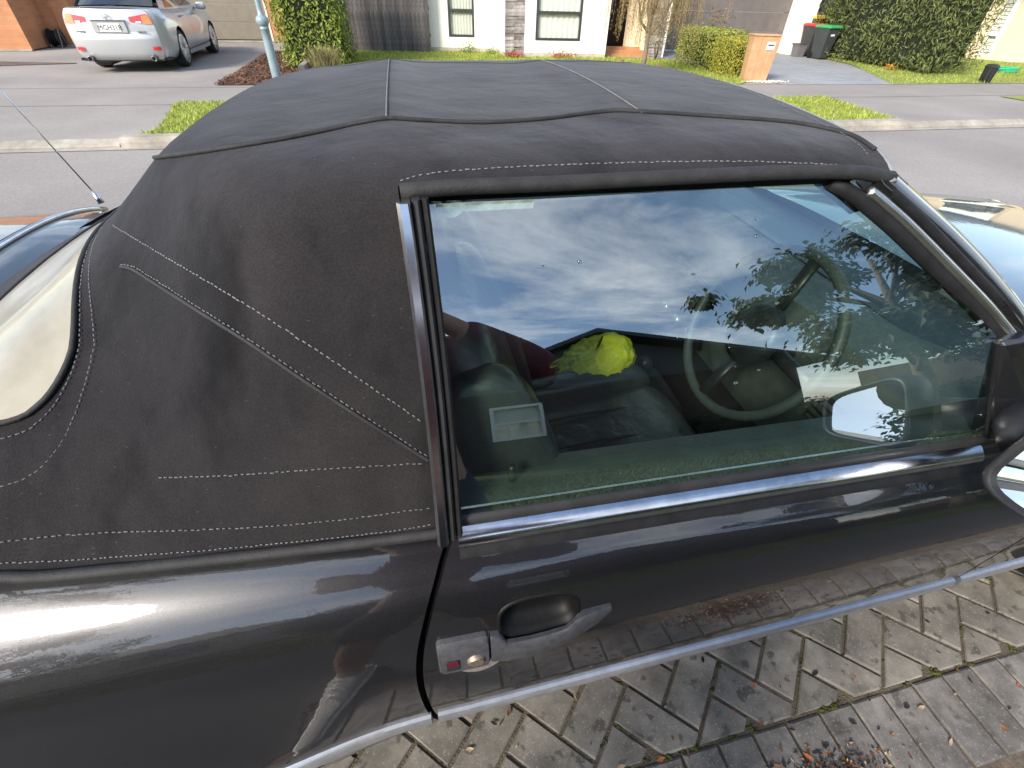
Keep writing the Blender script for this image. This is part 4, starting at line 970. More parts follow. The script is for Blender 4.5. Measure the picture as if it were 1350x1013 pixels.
# ------------------------------------------------------------------ silver sedan on the left driveway
silver = paint_mat('silver_paint', (0.42, 0.43, 0.44), (0.56, 0.57, 0.575), metal=0.35, rough=0.4)
sglass = mat('dark_car_glass', (0.02, 0.022, 0.025), 0.03, coat=0.6, var=0.1)
red_l = mat('red_tail_lens', (0.50, 0.012, 0.015), 0.15, coat=1.0, c2=(0.62, 0.03, 0.02), vs=40)
amber_l = mat('amber_tail_lens', (0.75, 0.17, 0.03), 0.15, coat=1.0, c2=(0.8, 0.25, 0.06), vs=40)
white_l = mat('clear_lens', (0.8, 0.8, 0.8), 0.1, coat=1.0, var=0.1)
def sedan(label):
    s_ = empty('sedan_car', (0, 0, 0), 0, label, 'car')
    SPF = smooth_tab([(.19, .72), (.22, .80), (.32, .862), (.45, .886), (.58, .897), (.70, .892), (.80, .872), (.88, .838), (.935, .79), (.96, .74)], 3)
    zr = [p[0] for p in SPF]
    def hw(y, z):
        w = pl(z, SPF)
        if y < -.45: w *= 1 - .16 * ((-.45 - y) / .53) ** 2.6
        if y > 2.9: w *= 1 - .26 * ((y - 2.9) / .72) ** 2.2
        return w
    def zz(y, z):
        top = pl(y, [(-.98, 1.02), (-.5, 1.03), (.2, 1.0), (2.3, .985), (3.0, .90), (3.6, .74)]) / .96
        return z * lerp(1, top, sstep(z, .4, .9))
    def yb(y, z):     # rounded tail in side view
        return y + (.06 * ((z - .62) / .4) ** 2 if y < -.9 else 0)
    for sd_ in (1, -1):
        pts = [[y, z] for y in lin(-.98, 3.6, 150) for z in zr]; n = len(zr)
        fs = [(i * n + j, (i + 1) * n + j, (i + 1) * n + j + 1, i * n + j + 1) for i in range(149) for j in range(n - 1)]
        for ay in (0, 2.73):
            f = lambda y, z: math.hypot(y - ay, z - .33) / .365
            keep = [q for q in fs if f(sum(pts[i][0] for i in q) / 4, sum(pts[i][1] for i in q) / 4) >= 1]
            dead = set(fs) - set(keep); kv = {i for q in keep for i in q} & {i for q in dead for i in q}
            for i in kv:
                k = 1 / max(.01, f(*pts[i])); pts[i] = [ay + (pts[i][0] - ay) * k, .33 + (pts[i][1] - .33) * k]
            fs = keep
        mb = MB(); mb.v = [(sd_ * hw(y, z), yb(y, z), zz(y, z)) for y, z in pts]; mb.f = fs
        o = mb.build('body_side', silver, s_, True)
        bm = bmesh.new(); bm.from_mesh(o.data); bmesh.ops.delete(bm, geom=[v for v in bm.verts if not v.link_faces], context='VERTS'); bm.to_mesh(o.data); bm.free()
        for ay in (0, 2.73):
            MB().grid(lambda a, t: (sd_ * lerp(.87, .5, t), ay + .372 * math.cos(a), .33 + .372 * math.sin(a)), lin(R(-25), R(205), 18), [0, 1]).add([(sd_ * .5, ay - .4, .1), (sd_ * .5, ay + .4, .1), (sd_ * .5, ay + .4, .72), (sd_ * .5, ay - .4, .72)], [(0, 1, 2, 3)]).build('wheel_well', rubber, s_)
    # tail: upright fascia with bumper shelf
    tail = MB().grid(lambda z, t: (t * hw(-.98, z), yb(-.98, z) - .075 * (1 - abs(t) ** 2.5) - (.045 * sstep(.62 - z, 0, .03) * sstep(z, .2, .3)) * (1 - abs(t) ** 6), zz(-.98, z)), [.21] + zr[2:], lin(-1, 1, 41))
    tail.build('rear_fascia', silver, s_, True)
    MB().grid(lambda y, t: (t * hw(y, .96), yb(y, .96) - (.075 * (1 - abs(t) ** 2.5) if y < -.9 else 0) * 1.0, zz(y, .96) + .018 * (1 - t * t) - (.0 if y > -.9 else .0)), lin(-.98, -.30, 14), lin(-1, 1, 25)).build('boot_lid', silver, s_, True)
    MB().grid(lambda y, t: (t * hw(y, .96), y, zz(y, .96) + .05 * (1 - t * t)), lin(2.2, 3.6, 16), lin(-1, 1, 25)).build('bonnet', silver, s_, True)
    MB().grid(lambda z, t: (t * hw(3.6, z), 3.6 + .08 * (1 - t * t), zz(3.6, z)), zr, lin(-1, 1, 21)).build('nose', silver, s_, True)
    # greenhouse
    gh = [(-.40, .745, 1.02), (-.05, .70, 1.24), (.28, .62, 1.385), (.75, .575, 1.425), (1.15, .575, 1.42), (1.55, .60, 1.36), (2.0, .67, 1.17), (2.32, .735, 1.0)]
    roof = MB().grid(lambda i, t: (t * smooth_tab(gh, 4)[i][1] * .985, smooth_tab(gh, 4)[i][0], smooth_tab(gh, 4)[i][2] + .03 * (1 - t * t)), range(8, 22), lin(-1, 1, 15)).build('roof', silver, s_, True)
    MB().grid(lambda u, t: (t * lerp(.66, .57, u), lerp(-.36, .30, u) - .06 * (1 - t * t), lerp(1.045, 1.39, u) + .02 * (1 - t * t)), lin(0, 1, 8), lin(-1, 1, 15)).build('rear_windscreen', sglass, s_, True)
    MB().grid(lambda u, t: (t * lerp(.70, .57, u), lerp(2.30, 1.52, u) + .08 * (1 - t * t), lerp(1.0, 1.38, u) + .02 * (1 - t * t)), lin(0, 1, 8), lin(-1, 1, 15)).build('windscreen', sglass, s_, True)
    for sd_ in (1, -1):
        pilr = MB().grid(lambda u, v: (sd_ * lerp(.775, .60, v), lerp(lerp(-.42, .22, v), lerp(2.34, 1.58, v), u), lerp(.975, 1.395, v)), lin(0, 1, 20), lin(0, 1, 6)); pilr.build('cabin_side', silver, s_, True)
        for u0, u1 in ((.16, .50), (.53, .92)):
            MB().grid(lambda u, v: (sd_ * (lerp(.775, .60, v) + .004), lerp(lerp(-.42, .22, v), lerp(2.34, 1.58, v), lerp(u0, u1, u)), lerp(.975, 1.395, v)), lin(0, 1, 10), lin(.10, .90, 5)).build('side_window', sglass, s_, True)
        for y in (.52, 1.55): MB().tube([(sd_ * .865, y - .10, .865), (sd_ * .905, y - .07, .872), (sd_ * .905, y + .07, .872), (sd_ * .865, y + .10, .87)], .014, 8).build('door_handle', chrome if False else silver, s_, True)
        for y in (.12, 1.06, 2.0):
            MB().grid(lambda z, t: (sd_ * (hw(y, z) + .0015), y + (.5 - t) * .008 + (.16 * sstep(.66 - z, 0, .3) if y < .5 else 0), zz(y, z)), [z for z in zr if z > .30], [0, 1]).build('door_gap', rubber, s_)
        MB().grid(lambda y, z: (sd_ * (.838 + .02 * (z > .2)), y, z), lin(.37, 2.36, 8), [.19, .27]).build('sill', silver, s_)
        m_ = MB().blob((sd_ * .98, 2.02, 1.0), (.11, .055, .075), 16, 10, 0, .6); m_.tube([(sd_ * .80, 2.03, .96), (sd_ * .92, 2.03, .97)], .025, 8); m_.build('side_mirror', silver, s_, True)
        # tail lamps wrap the corner
        def lamp(name, x0, x1, z0a, z1a, z0b, z1b, m_, of=.012):
            def fn(u, v):
                x = lerp(x0, x1, u); z = lerp(lerp(z0a, z0b, u), lerp(z1a, z1b, u), v); W = hw(-.98, min(.95, z / 1.05)); t = min(1, x / W)
                yy = yb(-.98, z / 1.05) - .075 * (1 - min(1, t) ** 2.5) + max(0, x - W) * 3.0
                return (sd_ * min(x, W + .012 + .02 * max(0, x - W)), yy - of, z)
            return MB().grid(fn, lin(0, 1, 12), lin(0, 1, 6)).build(name, m_, s_, True)
        lp = lamp('tail_lamp', .37, .70, .83, .90, .795, .955, red_l); lamp('indicator_lamp', .58, .76, .80, .92, .795, .955, amber_l, .016).parent = lp
        lamp('reversing_lamp', .47, .56, .812, .838, .808, .836, white_l, .018).parent = lp
        MB().grid(lambda u, v: (sd_ * lerp(.60, .735, u), -1.045 + .05 * u ** 2, lerp(.375, .43, v)), lin(0, 1, 4), [0, 1]).build('reflector', red_l, s_)
        MB().lathe([(.030, 0), (.047, .0), (.05, -.10), (.044, -.16), (.036, -.158), (.03, -.05)], 20, (sd_ * .56, -.95, .245), 'y').build('exhaust_pipe', mat('exhaust_metal', (.25, .25, .25), .3, metal=1, var=.2), s_, True)
    MB().box(-.80, .80, -.90, 3.3, .20, .24).build('underbody', rubber, s_)
    MB().grid(lambda z, t: (t * .72, -1.035 + .05 * abs(t) ** 3, z), [.20, .225], lin(-1, 1, 15)).build('rear_valance', plastic_d, s_)
    MB().box(-.60, -.30, -.85, -.3, .12, .26).build('silencer', plastic_d, s_, bevel=.03)
    # number plate in its recess, seams, emblem
    MB().box(-.285, .285, -1.075, -1.0, .655, .84).build('plate_recess', mat('recess_silver', (.36, .36, .36), .5, var=.1), s_, bevel=.01)
    np_ = MB().box(-.18, .18, -1.083, -1.070, .675, .80).build('number_plate', mat('white_plate', (.78, .78, .75), .4, var=.05), s_, bevel=.004)
    text_mesh('plate_text', 'MGH318', .115, mat('plate_black', (.02, .02, .02), .5, var=.1), np_, Matrix.Translation((0, -1.0845, .735)) @ Matrix.Rotation(R(90), 4, 'X') @ Matrix.Scale(.92, 4, Vector((1, 0, 0))))
    MB().box(-.30, .30, -1.09, -1.05, .842, .862).build('plate_bar', chrome, s_, bevel=.006)
    MB().grid(lambda x, t: (x, -1.066 + .075 * abs(x / .76) ** 2.5, .60 + .006 * t), lin(-.70, .70, 20), [0, 1]).build('boot_gap', rubber, s_)
    em = MB().tube([(.055 * math.cos(a), -1.066, .905 + .038 * math.sin(a)) for a in lin(0, 2 * math.pi * 23 / 24, 24)], .006, 6, closed=True)
    em.tube([(-.01, -1.066, .935), (-.022, -1.066, .885), (.025, -1.066, .885)], .006, 6); em.build('emblem', chrome, s_, True)
    for x0, x1 in ((-.60, -.46), (.44, .60)): MB().box(x0, x1, -1.055, -1.044, .665, .683).build('badge', chrome, s_)
    for ay in (0, 2.73):
        for sd_ in (1, -1):
            c_ = (sd_ * .765, ay, .325); r = .325
            w = MB().lathe([(r * .74, -.11), (r * .93, -.115), (r, -.08), (r, .08), (r * .93, .115), (r * .74, .11)], 36, c_, 'x').build('wheel', tyre_m, s_, True)
            rim = MB().lathe([(r * .72, .118), (r * .79, .116), (r * .79, -.116), (r * .72, -.118), (r * .69, -.06), (r * .69, .06)], 32, c_, 'x')
            for k in range(10):
                a = k * math.pi / 5 + .1
                rim.tube([(c_[0] + sd_ * .105, c_[1] + .03 * math.cos(a), c_[2] + .03 * math.sin(a)), (c_[0] + sd_ * .112, c_[1] + r * .73 * math.cos(a), c_[2] + r * .73 * math.sin(a))], .020, 6)
            rim.lathe([(.001, sd_ * .10), (.05, sd_ * .095), (.055, sd_ * .06), (.001, sd_ * .05)], 16, c_, 'x'); rim.build('rim', alloy, w, True)
            MB().lathe([(.001, 0), (.20, .0), (.20, .02), (.001, .02)], 24, (c_[0] + sd_ * .01, ay, .325), 'x').build('brake_disc', plastic_d, w)
    return s_
sed = sedan('silver four-door sedan parked nose-in on the left driveway')
sed.location = (-5.52, 13.62, 0); sed.rotation_euler = (0, 0, R(3))

# ------------------------------------------------------------------ left house (orange brick, double garage)
def brick_mat(name, a, b, mortar, sc=1.0):
    m = bpy.data.materials.new(name); m.use_nodes = True; nt = m.node_tree; bs = nt.nodes['Principled BSDF']; bs.inputs['Roughness'].default_value = .9
    t = nt.nodes.new('ShaderNodeTexCoord'); sp = nt.nodes.new('ShaderNodeSeparateXYZ'); cb = nt.nodes.new('ShaderNodeCombineXYZ'); ad = nt.nodes.new('ShaderNodeMath'); ad.operation = 'ADD'
    nt.links.new(t.outputs['Object'], sp.inputs[0]); nt.links.new(sp.outputs['X'], ad.inputs[0]); nt.links.new(sp.outputs['Y'], ad.inputs[1]); nt.links.new(ad.outputs[0], cb.inputs['X']); nt.links.new(sp.outputs['Z'], cb.inputs['Y'])
    br = nt.nodes.new('ShaderNodeTexBrick'); br.inputs['Scale'].default_value = 1.0; br.inputs['Brick Width'].default_value = .24 * sc; br.inputs['Row Height'].default_value = .086 * sc; br.inputs['Mortar Size'].default_value = .006
    br.inputs['Color1'].default_value = (*a, 1); br.inputs['Color2'].default_value = (*b, 1); br.inputs['Mortar'].default_value = (*mortar, 1)
    nt.links.new(cb.outputs[0], br.inputs['Vector']); nt.links.new(br.outputs['Color'], bs.inputs['Base Color'])
    bp = nt.nodes.new('ShaderNodeBump'); bp.inputs['Strength'].default_value = .5; bp.inputs['Distance'].default_value = .006; bp.invert = True; nt.links.new(br.outputs['Fac'], bp.inputs['Height']); nt.links.new(bp.outputs[0], bs.inputs['Normal'])
    return m
brick = add_variation(brick_mat('orange_brick', (.46, .20, .09), (.52, .24, .115), (.45, .25, .14)), 1.5, .15)
brick_d = brick_mat('dark_brick', (.055, .032, .027), (.075, .042, .034), (.08, .07, .06))
gar_m = mat('olive_grey_door', (.20, .175, .135), .5, var=.08, vs=6); gar_g = mat('grey_garage_door', (.15, .13, .12), .5, var=.1, vs=4)
white_p = add_variation(mat('white_render', (.80, .77, .70), .85, c2=(.85, .82, .755), vs=9, bump=.12, bs=90), .8, .05)
cream_p = mat('cream_render', (.72, .56, .38), .85, c2=(.77, .61, .43), vs=5, bump=.1, bs=90)
plinth_m = mat('concrete_plinth', (.48, .42, .33), .9, var=.15, vs=8, bump=.2, bs=60)
roof_m = mat('dark_roof_tile', (.06, .058, .06), .7, var=.25, vs=8, bump=.4, bs=12)
alu = mat('dark_aluminium', (.055, .058, .062), .4, metal=.3, var=.1)
lh = empty('brick_house', (-6.5, 19, 0), 0, 'orange brick house with olive double garage door behind the silver sedan', 'house')
def hp(mb, name, m, par, **k):
    o = mb.build(name, m, par, **k); o.location = -par.location if par.parent is None else (0, 0, 0); return o
hp(MB().box(-10.3, -9.23, 16.62, 17.75, .02, 2.6), 'corner_pillar', brick, lh)
hp(MB().box(-14, -8.48, 17.75, 17.95, .02, 2.6), 'porch_wall', brick, lh)
hp(MB().box(-8.68, -8.48, 17.95, 19.55, .02, 2.6), 'return_wall', brick, lh)
hp(MB().box(-8.48, -8.25, 19.5, 19.75, .02, 2.6).box(-8.25, -3.94, 19.5, 19.75, 2.25, 2.6).box(-3.94, -3.38, 19.5, 19.75, .02, 2.6), 'garage_wall', brick, lh)
hp(MB().box(-3.58, -3.38, 19.75, 27, .02, 2.6), 'side_wall', brick, lh)
gd = hp(MB().box(-8.25, -3.94, 19.66, 19.70, .02, .06), 'garage_door', gar_m, lh)
for k in range(5): MB().box(-8.24, -3.95, 19.60, 19.645, .05 + k * .44, .05 + k * .44 + .432).build('door_panel', gar_m, gd, bevel=.008)
hp(MB().box(-3.985, -3.93, 19.48, 19.6, .02, 2.25), 'door_jamb', mat('cream_jamb', (.7, .62, .5), .6, var=.05), lh)
hp(MB().box(-8.3, -3.6, 19.36, 19.50, .0, .035), 'threshold', M_kerb, lh); hp(MB().box(-10.4, -9.2, 16.52, 16.62, .0, .03).box(-8.9, -8.3, 17.62, 17.75, .0, .035), 'footing', M_kerb, lh)
rf = MB().add([(-14.5, 19.1, 2.61), (-2.9, 19.1, 2.61), (-2.9, 27.5, 2.61), (-14.5, 27.5, 2.61), (-10, 23, 5.0), (-7, 23, 5.0)], [(0, 1, 5, 4), (1, 2, 5), (2, 3, 4, 5), (3, 0, 4), (0, 3, 2, 1)]); hp(rf, 'roof', roof_m, lh)
hp(MB().box(-9.05, -8.75, 17.70, 17.752, 1.02, 1.5), 'meter_box', mat('brown_meter_box', (.12, .05, .03), .6, var=.1), lh)
hp(MB().tube([(-8.95, 17.73, .05), (-8.95, 17.73, 2.5)], .022, 8), 'downpipe', brick, lh, smooth=True)
# black coiled hose reel by the wall
hr = empty('hose_reel', (-9.02, 17.5, 0), 0, 'small black hose reel standing by the brick porch wall', 'hose reel')
MB().lathe([(.06, -.12), (.20, -.12), (.20, -.10), (.10, -.10), (.10, .10), (.20, .10), (.20, .12), (.06, .12)], 20, (0, 0, .21), 'x').build('drum', plastic_d, hr, True, auto=30)
for k in range(4): MB().tube([(-.08 + k * .05, .14 * math.cos(a), .21 + .14 * math.sin(a)) for a in lin(0, 6.0, 20)], .02, 6, closed=True).build('hose_coil', rubber, hr, True)
MB().tube([(-.13, -.15, .012), (-.13, 0, .40), (-.13, .15, .012)], .012, 6).tube([(.13, -.15, .012), (.13, 0, .40), (.13, .15, .012)], .012, 6).build('stand', mat('grey_stand', (.3, .3, .32), .5, var=.1), hr, True)

# ------------------------------------------------------------------ lamp post
lpm = mat('blue_grey_paint', (.20, .27, .30), .4, c2=(.25, .325, .355), vs=8, coat=.2)
lp_ = empty('street_lamp', (-2.45, 11.56, 0), 0, 'blue-grey street lamp post with ball collar in the mulch bed', 'street lamp')
MB().lathe([(.001, -.1), (.088, -.1), (.086, .2), (.078, .6), (.073, .80), (.080, .805), (.080, .825), (.074, .83), (.074, .85), (.082, .855), (.108, .90), (.112, .935), (.10, .975), (.07, 1.0), (.05, 1.015), (.046, 1.1), (.042, 2.2), (.036, 4.4), (.001, 4.4)], 28).build('post', lpm, lp_, True, auto=60)
MB().tube([(0, 0, 4.3), (0, -.25, 4.6), (0, -.7, 4.66)], .03, 10).build('arm', lpm, lp_, True)
MB().blob((0, -.85, 4.64), (.12, .26, .06), 16, 8, 0, .6).build('lantern', lpm, lp_, True)

# ------------------------------------------------------------------ vegetation left
laurel = foliage('laurel_leaves', (.13, .18, .025), (.30, .36, .05))
bark = mat('grey_brown_bark', (.16, .125, .09), .9, c2=(.26, .21, .155), vs=14, bump=.6, bs=40)
hl = empty('laurel_hedge', (-1.9, 14.3, 0), 0, 'tall clipped bright green laurel hedge beside the lamp post', 'hedge')
def hedge(root, x0, x1, y0, y1, z1, n, size, m, core, seed, asp=.45, rough=.08, depth=.1, stems=3, z0=.02, droop=False):
    c = root.location
    o = leaves(n, box_sampler(x0 - c.x, x1 - c.x, y0 - c.y, y1 - c.y, z0, z1, rough, depth), size, asp=asp, seed=seed, droop=droop).build('foliage', m, root)
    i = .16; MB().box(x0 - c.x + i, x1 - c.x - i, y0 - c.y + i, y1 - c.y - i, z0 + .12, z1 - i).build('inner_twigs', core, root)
    r = random.Random(seed)
    for k in range(stems):
        x, y = r.uniform(x0 + .25, x1 - .25) - c.x, r.uniform(y0 + .25, y1 - .25) - c.y
        MB().tube([(x, y, -.02), (x + .05, y, z1 * .35), (x, y + .05, z1 * .75)], [.03, .022, .01], 6).build('stem', bark, root, True)
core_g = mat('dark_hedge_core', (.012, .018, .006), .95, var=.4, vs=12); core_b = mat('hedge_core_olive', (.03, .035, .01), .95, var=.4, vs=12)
hedge(hl, -2.52, -1.25, 13.0, 15.6, 2.3, 15000, .085, laurel, core_g, 3, .45, .14, .13)
tg = empty('dry_grass_tuft', (-1.62, 12.55, 0), 0, 'tuft of dry straw-green grass at the foot of the laurel hedge', 'grass tuft')
tb = MB(); rt = random.Random(8)
for _ in range(520):
    a, l_ = rt.uniform(0, 6.28), rt.uniform(.25, .62); x, y = rt.gauss(0, .11), rt.gauss(0, .09); dx, dy = math.cos(a) * l_ * rt.uniform(.1, .6), math.sin(a) * l_ * rt.uniform(.1, .6); w = .005
    tb.add([(x - w, y, 0), (x + w, y, 0), (x + dx * .5 + w, y + dy * .5, l_ * .6), (x + dx * .5 - w, y + dy * .5, l_ * .6), (x + dx, y + dy, l_ * .85)], [(0, 1, 2, 3), (3, 2, 4)])
tb.build('blades', foliage('dry_grass_blades', (.20, .17, .07), (.33, .29, .13)), tg)
MB().blob((0, 0, .02), (.12, .10, .05), 10, 6, .1).build('crown_base', bark, tg, True)
tm = empty('timber_edging_post', (-2.02, 12.3, 0), 0, 'short weathered timber edging board in the mulch bed', 'edging board')
MB().box(-.06, .06, -.35, .35, 0, .20).build('board', mat('weathered_timber', (.22, .19, .17), .9, c2=(.3, .26, .23), vs=10, bump=.4, bs=40), tm, bevel=.01)
MB().box(-.03, .03, .30, .36, -.02, .24).build('peg', bark, tm)
# dark timber fence, every pale its own piece
fen = empty('timber_fence', (-.3, 16.85, 0), math.atan2(-.32, 1.9), 'dark weathered vertical board fence left of the white house', 'fence')
fm = per_object(mat('dark_stained_pale', (.055, .050, .052), .85, c2=(.14, .125, .12), vs=3, bump=.5, bs=30, lo=.4, hi=.75), .35)
fm.node_tree.nodes['Noise Texture'].inputs['Scale'].default_value = 9
pale = [MB().box(-.055, .055, -.012, .012, .02, 1.85 + .01 * k).mesh('pale', fm) for k in range(3)]
for k in range(20): inst(pale[k % 3], 'pale', fen, (-1.06 + k * .115, -.004 * (k % 2) - .01, 0), (0, 0, R(rnd.uniform(-2, 2))))
for z in (.4, 1.0, 1.6): MB().box(-1.1, 1.2, .012, .055, z - .04, z + .04).build('rail', fm, fen)
for x in (-1.05, 1.12): MB().box(x - .05, x + .05, .055, .15, -.05, 1.85).build('post', fm, fen)

# ------------------------------------------------------------------ white house
wh = empty('white_house', (6, 17, 0), 0, 'white rendered house with slate stone pillars and grey garage door', 'house')
AL = math.atan2(-.30, 1.95)
def wall_seg(name, p, q, z0, z1, th, m, holes=(), par=None):
    """wall from p to q with rectangular holes (u0,u1,z0,z1) along its length"""
    P, Q = Vector((*p, 0)), Vector((*q, 0)); d = (Q - P); Ln = d.length; d.normalize(); nn = Vector((-d.y, d.x, 0)); mb = MB()
    us = sorted({0, Ln, *[h[0] for h in holes], *[h[1] for h in holes]}); zs_ = sorted({z0, z1, *[h[2] for h in holes], *[h[3] for h in holes]})
    for a, b in zip(us, us[1:]):
        for c_, e in zip(zs_, zs_[1:]):
            if any(h[0] <= a < h[1] and h[2] <= c_ < h[3] for h in holes): continue
            v = [P + d * u + nn * k + Vector((0, 0, z)) for k in (0, th) for u, z in ((a, c_), (b, c_), (b, e), (a, e))]
            mb.add(v, [(0, 1, 2, 3), (7, 6, 5, 4), (0, 4, 5, 1), (1, 5, 6, 2), (2, 6, 7, 3), (3, 7, 4, 0)])
    return hp(mb, name, m, par or wh, weld=.0005), d, nn
curt = mat('white_curtain', (.80, .78, .70), .9, var=.06, vs=3); curtg = mat('grey_green_blind', (.66, .66, .58), .9, var=.06, vs=3)
def win(p, d, nn, u0, u1, z0, z1, rail, blind, par):
    P = Vector((*p, 0)); F = lambda u, z, k: P + d * u + nn * k + Vector((0, 0, z))
    def bar(a, b, c_, e, k0, k1):
        return [F(a, c_, k0), F(b, c_, k0), F(b, e, k0), F(a, e, k0), F(a, c_, k1), F(b, c_, k1), F(b, e, k1), F(a, e, k1)], [(0, 1, 2, 3), (7, 6, 5, 4), (0, 4, 5, 1), (1, 5, 6, 2), (2, 6, 7, 3), (3, 7, 4, 0)]
    fr_ = MB(); t = .055
    for a, b, c_, e in ((u0, u0 + t, z0, z1), (u1 - t, u1, z0, z1), (u0 + t, u1 - t, z0, z0 + t), (u0 + t, u1 - t, z1 - t, z1), (u0 + t, u1 - t, rail - t / 2, rail + t / 2)):
        fr_.add(*bar(a, b, c_, e, -.012, .07))
    w = hp(fr_, 'window', alu, par)
    for c_, e in ((z0 + t, rail - t / 2), (rail + t / 2, z1 - t)): MB().quad(F(u0 + t, c_, .03), F(u1 - t, c_, .03), F(u1 - t, e, .03), F(u0 + t, e, .03)).build('pane', hglass, w)
    n = 40; cm = MB().grid(lambda i, z: F(lerp(u0 + .01, u1 - .01, i / n), z, .085 + .010 * math.sin(i * 1.3)), range(n + 1), [z0 + .01, z1 - .01]); cm.build('curtain', blind, w, True)
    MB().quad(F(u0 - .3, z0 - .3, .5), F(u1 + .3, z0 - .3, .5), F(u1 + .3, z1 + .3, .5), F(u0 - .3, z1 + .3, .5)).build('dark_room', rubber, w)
pA, pB = (.72, 17.05), (2.80, 16.72)
_, d1, n1 = wall_seg('left_wall', pA, pB, .10, 2.6, .18, white_p, [(.72, 1.46, .36, 2.0)]); win(pA, d1, n1, .72, 1.46, .36, 2.0, .97, curtg, wh)
wall_seg('left_plinth', (.70, 17.03), (2.80, 16.70), .0, .095, .18, plinth_m)
wall_seg('return_wall', (2.80, 16.70), (2.86, 15.72), .10, 2.6, .18, white_p)
wall_seg('return_plinth', (2.79, 16.70), (2.85, 15.72), .0, .095, .18, plinth_m)
pC, pD = (3.40, 15.62), (5.72, 15.40)
_, d2, n2 = wall_seg('front_wall', pC, pD, .10, 2.6, .18, white_p, [(.30, 1.56, .39, 2.1)]); win(pC, d2, n2, .30, 1.56, .39, 2.1, 1.0, curt, wh)
wall_seg('front_plinth', (3.39, 15.60), (5.70, 15.38), .0, .095, .18, plinth_m)
wall_seg('entry_side_wall', (5.72, 15.40), (5.80, 17.4), .0, 2.6, .16, white_p)
wall_seg('entry_wall', (5.8, 17.4), (7.4, 17.2), .0, 2.6, .16, mat('entry_dark', (.10, .055, .04), .6, var=.2, vs=4))
wall_seg('entry_right_wall', (7.38, 15.95), (6.62, 16.35), .15, 2.6, .14, cream_p); wall_seg('garage_side', (7.65, 15.7), (8.45, 17.3), .0, 2.6, .16, white_p)
stone_m = per_object(add_variation(mat('slate_stone', (.20, .175, .17), .85, c2=(.36, .32, .31), vs=7, bump=.5, bs=40), 3, .2), .4)
srng = random.Random(4)
smesh = []
for k in range(6):
    wv_ = [.5, .34, .62, .42, .28, .55][k]; b = MB(); j = lambda: srng.uniform(-.012, .012)
    b.add([(0 , j(), 0), (wv_, j(), 0), (wv_, .2, 0), (0, .2, 0), (0, j(), .072), (wv_, j(), .072), (wv_, .2, .072), (0, .2, .072)], [(3, 2, 1, 0), (4, 5, 6, 7), (0, 1, 5, 4), (1, 2, 6, 5), (2, 3, 7, 6), (3, 0, 4, 7)]); smesh.append((b.mesh('stone', stone_m), wv_))
def stone_pillar(name, loc, rz, w, h, dep):
    p = empty(name, Vector(loc) - wh.location, rz); p.parent = wh
    MB().box(.01, w - .01, .03, dep, 0, h).build('pillar_core', mat('slate_core', (.06, .055, .055), .9, var=.2), p)
    z = .01; row = 0
    while z < h - .07:
        x = 0; seq = srng.sample(range(6), 6)
        for k in seq:
            me, wv_ = smesh[k]; use = min(wv_ * .75, w - x)
            if use < .06: break
            if w - x - use < .1: use = w - x
            inst(me, 'stone', p, (x + .002, srng.uniform(-.025, .012), z), (0, 0, 0), ((use - .005) / wv_, 1, 1)); x += use
        # right flank
        y = 0
        while y < dep - .08:
            me, wv_ = smesh[srng.randrange(6)]; use = min(wv_ * .8, dep - y); inst(me, 'stone', p, (w + srng.uniform(-.012, .02), y + .002, z), (0, 0, R(90)), ((use - .005) / wv_, .3, 1)); y += use
        z += .075; row += 1
    return p
stone_pillar('stone_pillar', (2.86, 15.66, 0), R(-2), .54, 2.6, .4)
stone_pillar('stone_pillar', (7.18, 15.82, 0), R(-14), .42, 2.6, .6)
_, d3, n3 = wall_seg('garage_wall', (8.42, 17.35), (12.42, 17.05), 2.15, 2.6, .2, white_p)
g2 = hp(MB().box(8.42, 8.46, 17.4, 17.5, 0, 2.2), 'garage_door', gar_g, wh); dv = Vector((4.0, -.3, 0)).normalized()
for k in range(4):
    z = .06 + k * .50; P = Vector((8.45, 17.37, 0)); Q = Vector((12.40, 17.075, 0)); nn = Vector((.075, .997, 0))
    MB().add([(P.x, P.y, z), (Q.x, Q.y, z), (Q.x, Q.y, z + .492), (P.x, P.y, z + .492), (P.x + .005, P.y + .05, z), (Q.x + .005, Q.y + .05, z), (Q.x + .005, Q.y + .05, z + .492), (P.x + .005, P.y + .05, z + .492)], [(0, 1, 2, 3), (7, 6, 5, 4), (0, 4, 5, 1), (1, 5, 6, 2), (2, 6, 7, 3), (3, 7, 4, 0)]).build('door_panel', gar_g, g2, bevel=.008)
hp(MB().add([(8.40, 17.30, .012), (12.45, 17.0, .012), (12.45, 17.1, .012), (8.40, 17.4, .012), (8.40, 17.30, .05), (12.45, 17.0, .05), (12.45, 17.1, .05), (8.40, 17.4, .05)], [(3, 2, 1, 0), (4, 5, 6, 7), (0, 1, 5, 4), (1, 2, 6, 5), (2, 3, 7, 6), (3, 0, 4, 7)]), 'threshold', mat('grey_threshold', (.5, .5, .5), .5, var=.1), wh)
hp(MB().box(12.44, 13.02, 16.55, 17.4, .0, 2.6), 'garage_column', white_p, wh)
rfw = MB().add([(.2, 16.45, 2.62), (13.3, 16.3, 2.62), (13.3, 26, 2.62), (.2, 26, 2.62), (4.5, 21, 4.9), (9, 21, 4.9)], [(0, 1, 5, 4), (1, 2, 5), (2, 3, 4, 5), (3, 0, 4), (0, 3, 2, 1)]); hp(rfw, 'roof', roof_m, wh)
deckm = mat('orange_deck_timber', (.42, .19, .08), .7, c2=(.52, .26, .12), vs=8, bump=.3, bs=30)
